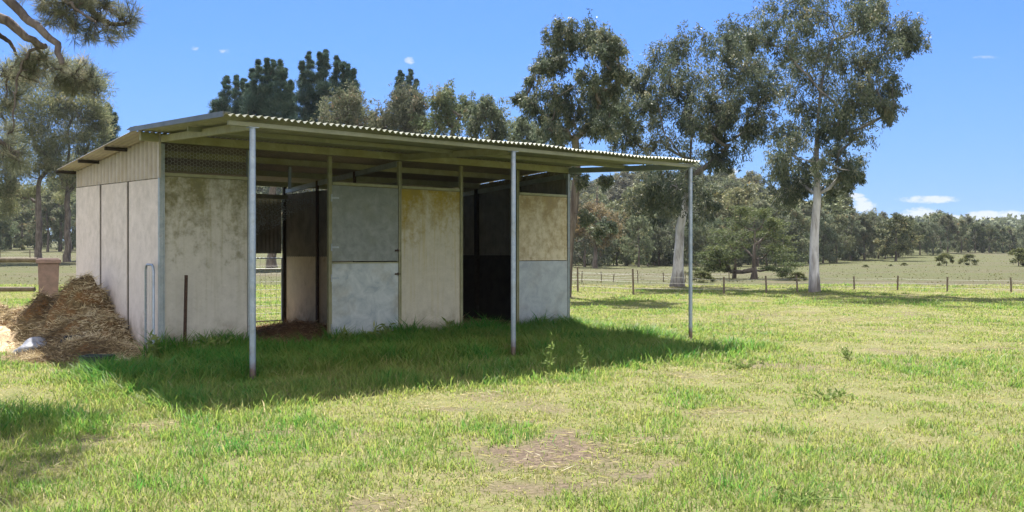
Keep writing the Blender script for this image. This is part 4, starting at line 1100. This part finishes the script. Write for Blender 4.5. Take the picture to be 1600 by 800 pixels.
def heap_t(x, y, h):
    return .58 + 1.7 * (fbm(x * 1.9, y * 1.9, 3) - .5) - .22 * sstep(.25, .7, h)
mound('hay_heap', -10.2, -4.9, 12.4, 16.6, 150, 120, heap_clear, lambda x, y: gz(x, y), [M['heap'], M['straw']], 30000, .105, .0095, rs, tintf=heap_t,
      label='big brown heap of old hay and manure against the left end wall', cat='hay heap')
def bed1(a, b): return .03 + .20 * np.exp(-((a - 3.3) / .7) ** 2 - ((b - 2.3) / .9) ** 2) + .07 * fbm(a * 3, b * 3, 3) - .05 
mound('straw_bedding', .12, 3.95, -.05, SD - .12, 60, 60, bed1, lambda x, y: 0 * x, [M['bedsoil'], M['bedding']], 11000, .14, .010, rs, local=True, label='brown trampled straw bedding on the floor of the left stall', cat='bedding', kind='stuff')
pass
def bed2(a, b): return .05 + .06 * fbm(a * 3, b * 3, 3) - .03
mound('straw_bedding', 4.10, SL - .12, .06, SD - .12, 50, 50, bed2, lambda x, y: 0 * x, [M['heap'], M['bedding']], 5000, .16, .011, rs, local=True, label='loose straw bedding on the floor of the dark right stall', cat='bedding', kind='stuff')
# sandy spill and rubbish on the left of the heap
def spill(x, y): return .36 * np.exp(-((x + 8.15) / .80) ** 2 - ((y - 14.7) / .60) ** 2) * (0.7 + .6 * fbm(x * 4, y * 4, 3)) - .03
mound('sawdust_pile', -9.6, -6.6, 13.2, 15.9, 60, 50, spill, lambda x, y: gz(x, y), [M['sand'], M['straw']], 900, .10, .008, rs, label='pale orange sawdust spill at the left foot of the hay heap', cat='sawdust', tintf=lambda x, y, h: .8 + 0 * x)

def blob(name, mat, c, size, seed, amp=.25, sub=4, **k):
    rr = np.random.default_rng(seed)
    import bmesh
    bm = bmesh.new(); bmesh.ops.create_icosphere(bm, subdivisions=sub, radius=1)
    ph = rr.uniform(0, 6, 12); fr = rr.normal(size=(6, 3)) * 3.0
    for v in bm.verts:
        p = np.array(v.co); n = 0
        for i in range(6): n += math.sin(fr[i] @ p + ph[i]) * (1 / (1 + .3 * i))
        v.co = Vector(p * (1 + amp * n / 2.5))
        if v.co.z < -.3: v.co.z = -.3
    for v in bm.verts: v.co = Vector((v.co.x * size[0], v.co.y * size[1], (v.co.z + .3) * size[2]))
    me = bpy.data.meshes.new(name); bm.to_mesh(me); bm.free()
    me.polygons.foreach_set('use_smooth', [True] * len(me.polygons))
    o = link(name, me, None, [mat], **k); o.location = c; o.rotation_euler = (0, 0, rr.uniform(0, 3)); return o
p = gp(62, 553); blob('feed_sack', M['sack'], (p[0], p[1], 0.0), (.33, .24, .20), 3, .30, label='crumpled grey plastic feed sack lying at the edge of the grass', cat='sack')
p = gp(8, 545); blob('feed_sack', M['sack'], (p[0], p[1], 0.0), (.22, .18, .12), 5, .30, label='small grey flattened sack at the left edge beside the sawdust', cat='sack')
def tub(name, mat, c, w, d, h, rz, **k):
    m_ = MB(); t_ = .03; f_ = .86
    o = [(-w/2*f_,-d/2*f_,0),(w/2*f_,-d/2*f_,0),(w/2*f_,d/2*f_,0),(-w/2*f_,d/2*f_,0),(-w/2,-d/2,h),(w/2,-d/2,h),(w/2,d/2,h),(-w/2,d/2,h)]
    i = [(x*(1-2*t_/w), y*(1-2*t_/d), (z if z > 0 else t_)) for x, y, z in o]
    m_.add(o + i, [(0,3,2,1),(0,1,5,4),(1,2,6,5),(2,3,7,6),(3,0,4,7),(8,9,10,11),(9,8,12,13),(10,9,13,14),(11,10,14,15),(8,11,15,12),(4,5,13,12),(5,6,14,13),(6,7,15,14),(7,4,12,15)])
    ob = m_.build(name, mat, None, bevel=.012, **k); ob.location = c; ob.rotation_euler = (0, 0, rz); return ob
tz = float(heap_h(np.array([-6.42]), np.array([13.5]))[0])
tub('tub', M['rubber'], (-6.42, 13.5, max(tz, .12) - .02), .30, .24, .12, .1, label='black rubber tub half buried in front of the hay heap', cat='tub').rotation_euler = (.30, 0, .1)
p = gp(152, 571); tub('trough', M['tub'], (p[0], p[1], -.01), .40, .24, .15, -.12, label='low dark green trough in the grass before the hay heap', cat='trough')

# leaning gate
root = empty('tubular_gate', tuple(sw(-.16, -.15, 0)), ang + R(90), label='small galvanised gate with wire infill leaning beside the shelter corner', cat='gate')
W0, H0 = .46, 1.34; rr_ = .09
path = [(0, 0, -.05), (0, 0, H0 - rr_), (rr_ * .3, 0, H0 - rr_ * .3), (rr_, 0, H0), (W0 - rr_, 0, H0), (W0 - rr_ * .3, 0, H0 - rr_ * .3), (W0, 0, H0 - rr_), (W0, 0, -.05)]
m_ = MB(); m_.tube(path, .017, 10); m_.tube([(0, 0, .12), (W0, 0, .12)], .014, 8); m_.build('frame', M['pipe'], root)
m_ = MB()
for j in range(1, 13): m_.tube([(0, 0, .12 + j * .095), (W0, 0, .12 + j * .095)], .0028, 4, cap=False)
for i in range(1, 4): m_.tube([(W0 * i / 4, 0, .12), (W0 * i / 4, 0, H0)], .0028, 4, cap=False)
m_.build('wire_infill', M['wire'], root)
root.rotation_euler = (0, R(0), ang + R(90) - R(5))
# star picket
p = sw(.27, -.16, 0); m_ = MB()
for a in (90, 210, 330): m_.bar((0, 0, -.1), (0, 0, 1.2), .006, .034, up=(math.cos(R(a)), math.sin(R(a)), 0)) if False else m_.box((-.003, 0, -.1), (.003, .02, 1.18))
m_ = MB()
for a in (90, 210, 330):
    c_, s_ = math.cos(R(a)), math.sin(R(a)); w = .0035
    vs = [(-s_*w, c_*w), (s_*w, -c_*w), (c_*.026 + s_*w, s_*.026 - c_*w), (c_*.026 - s_*w, s_*.026 + c_*w)]
    m_.add([(x, y, -.1) for x, y in vs] + [(x, y, 1.19) for x, y in vs], [(0,1,5,4),(1,2,6,5),(2,3,7,6),(3,0,4,7),(4,5,6,7)])
pk = m_.build('steel_picket', M['rust'], None, label='dark rusty steel picket standing in front of the mossy panel', cat='fence picket'); pk.location = p; pk.rotation_euler = (R(1), R(1), .5)

# bin by the rail fence
root = empty('bin', (at(76, 420, 18.5)[0], 18.5, 0), .45, label='faded reddish bin with an overhanging lid behind the hay heap', cat='bin')
m_ = MB(); a, b, hb = .155, .19, 1.30
m_.add([(-a,-a,0),(a,-a,0),(a,a,0),(-a,a,0),(-b,-b,hb),(b,-b,hb),(b,b,hb),(-b,b,hb)], [(0,3,2,1),(4,5,6,7),(0,1,5,4),(1,2,6,5),(2,3,7,6),(3,0,4,7)])
m_.build('body', M['bin'], root, bevel=.015)
m_ = MB(); m_.box((-.225, -.225, hb + .003), (.225, .225, hb + .085)); m_.box((-.19, -.19, hb + .086), (.19, .19, hb + .105)); m_.build('lid', M['bin'], root, bevel=.012)
# timber rail fence at far left
root = empty('rail_fence', (-13.2, 19.6, 0), 0, label='weathered two rail timber fence at the left behind the hay heap', cat='fence')
for z in (.74, 1.36):
    m_ = MB(); L_ = 3.05 if z < 1 else 3.1
    m_.tube([(-1.5, 0, z), (0, .0, z + .01), (1.5, .0, z - .005), (L_, 0, z)], [.055, .052, .055, .05], 8); m_.build('rail', M['railwood'], root)
for x in (-1.4, .9):
    if x < 0 or True:
        m_ = MB(); m_.tube([(x, .09, -.2), (x, .09, 1.5)], [.08, .07], 8); m_.build('fence_post', M['railwood'], root)

# wire fences
def wire_fence(pts, label, name='wire_fence', r=.035, wires=(.25, .5, .78), mat='postwood'):
    p0 = gp(*pts[0][:2]); root = empty(name, (p0[0], p0[1], float(gz(p0[0], p0[1]))), label=label, cat='fence')
    L = []
    for px, py, h, d in pts:
        q = gp(px, py) if d is None else np.array([(px - 800) / F * d, d, 0])
        q[2] = float(gz(q[0], q[1])); L.append((q, h))
        m_ = MB(); b = q - p0; b[2] = q[2] - root.location.z
        rr = np.random.default_rng(int(px) + 5000); tl = rr.normal(size=2) * .025
        m_.tube([(b[0], b[1], b[2] - .2), (b[0] + tl[0] * .5, b[1], b[2] + h * .5), (b[0] + tl[0], b[1] + tl[1], b[2] + h)], [r * rr.uniform(.9, 1.2), r, r * .95], 7)
        m_.build('fence_post', M[mat], root)
    m_ = MB()
    for w in wires:
        P = [(q[0] - p0[0], q[1] - p0[1], q[2] - root.location.z + h * w) for q, h in L]
        m_.tube(P, .004, 4, cap=False)
    m_.build('fence_wire', M['wire'], root)
wire_fence([(700,452,.95,None),(800,454,.95,None),(903,456,.98,None),(990,461,.95,None),(1131,459,.62,None),(1198,459,.66,None),(1246,457,.66,None),(1335,453,.55,None),(1402,454,.60,None),(1480,456,.58,None),(1580,458,.6,None),(1700,462,.6,None)], 'wire fence on thin timber posts running past the two white trunks')
wire_fence([(860,441,.6,None),(909,441,.6,None),(940,441,.55,None),(958,441,.45,None),(997,442,.65,None),(1037,441,.5,None),(1071,441,.6,None),(1088,441,.45,None),(1140,440,.5,None)], 'lighter second wire fence further back near the wood', r=.025)
wire_fence([(-120,420,1.0,95),(0,420,1.0,95),(47,420,1.0,95),(110,420,1.0,95),(170,420,1.0,95),(300,420,1.0,95),(420,420,1.0,95)], 'far wire fence under the pines on the left', r=.05)

# ------------------------------------------------------------------ weeds
def weed(px, py, h, w, n, L, W_, seed, label, up=.6, name='weed', seedhead=False):
    r = np.random.default_rng(seed); p = gp(px, py); p[2] = float(gz(p[0], p[1]))
    mb = MB(); C, D = [], []
    for k in range(max(3, n // 12)):
        a = r.uniform(0, 6.283); q = r.uniform(.1, 1) * w * .5
        tip = np.array([math.cos(a) * q, math.sin(a) * q, h * r.uniform(.6, 1)])
        mid = tip * np.array([.4, .4, .55])
        mb.tube([(0, 0, -.02), mid, tip], [.004, .003, .002], 4, cap=False)
        m = 12; t = r.random(m)[:, None]
        C.append(mid * .2 + tip * t); D.append(r.normal(size=(m, 3)) * .8 + np.array([0, 0, up]))
    C = np.concatenate(C); D = np.concatenate(D)
    v = leaf_arrays(C, D, L * r.uniform(.6, 1.3, len(C)), W_ * r.uniform(.7, 1.3, len(C)), r)
    lv = np.array(mb.v); nl = len(lv); m = len(C)
    me = np_mesh(name, np.concatenate([lv, v]), np.concatenate([np.array([i for f in mb.f for i in f]), nl + np.arange(m * 4)]), np.concatenate([[len(f) for f in mb.f], np.full(m, 4)]).astype(int),
                 tint=np.concatenate([np.full(len(mb.f), .6), np.clip(.45 + .2 * r.normal(size=m), 0, 1)]))
    o = link(name, me, None, [M['weedleaf']], label=label, cat='weed'); o.location = p
weed(330, 566, .34, .55, 120, .13, .035, 1, 'dark bushy weed against the foot of the mossy panel right of the picket')
weed(243, 568, .34, .22, 60, .12, .03, 2, 'narrow green weed growing at the foot of the corner post')
weed(540, 550, .32, .40, 90, .13, .035, 3, 'leafy weed at the hinge side of the pale lower door')
weed(595, 545, .36, .50, 110, .13, .035, 4, 'leafy weed at the latch side of the pale lower door')
weed(858, 592, .52, .28, 48, .07, .02, 5, 'tall pale weed stalk in the grass right of the middle awning post')
weed(911, 584, .36, .20, 36, .06, .02, 6, 'thin pale weed stalk below the right lower panel')
weed(1165, 578, .12, .7, 110, .07, .025, 7, 'dark low weed patch in the sun right of the awning shadow')
weed(1325, 562, .20, .4, 80, .08, .022, 8, 'upright green weed clump in the open paddock grass')
weed(1290, 625, .09, .9, 150, .06, .022, 9, 'broad low weed patch in the middle of the sunny grass')
weed(1100, 553, .12, .5, 70, .07, .025, 10, 'small weed clump at the tip of the awning shadow')
weed(700, 532, .28, .5, 80, .12, .03, 12, 'weed clump at the foot of the mustard stained panel')
weed(1245, 785, .08, .7, 130, .05, .016, 13, 'greyish low weed patch at the bottom of the picture')

# ------------------------------------------------------------------ air
t = NT('haze_air')
vol = t.n('ShaderNodeVolumePrincipled', {'Color': (.80, .88, 1.0, 1), 'Density': 0.00016, 'Anisotropy': 0.0})
t.n('ShaderNodeOutputMaterial', {'Volume': vol.outputs[0]})
mb = MB(); mb.box((-1650, -120, -2.0), (1650, 2650, 48)); mb.build('haze', t.mat, None, kind='stuff', label='thin pale air that softens the far hill', cat='haze')
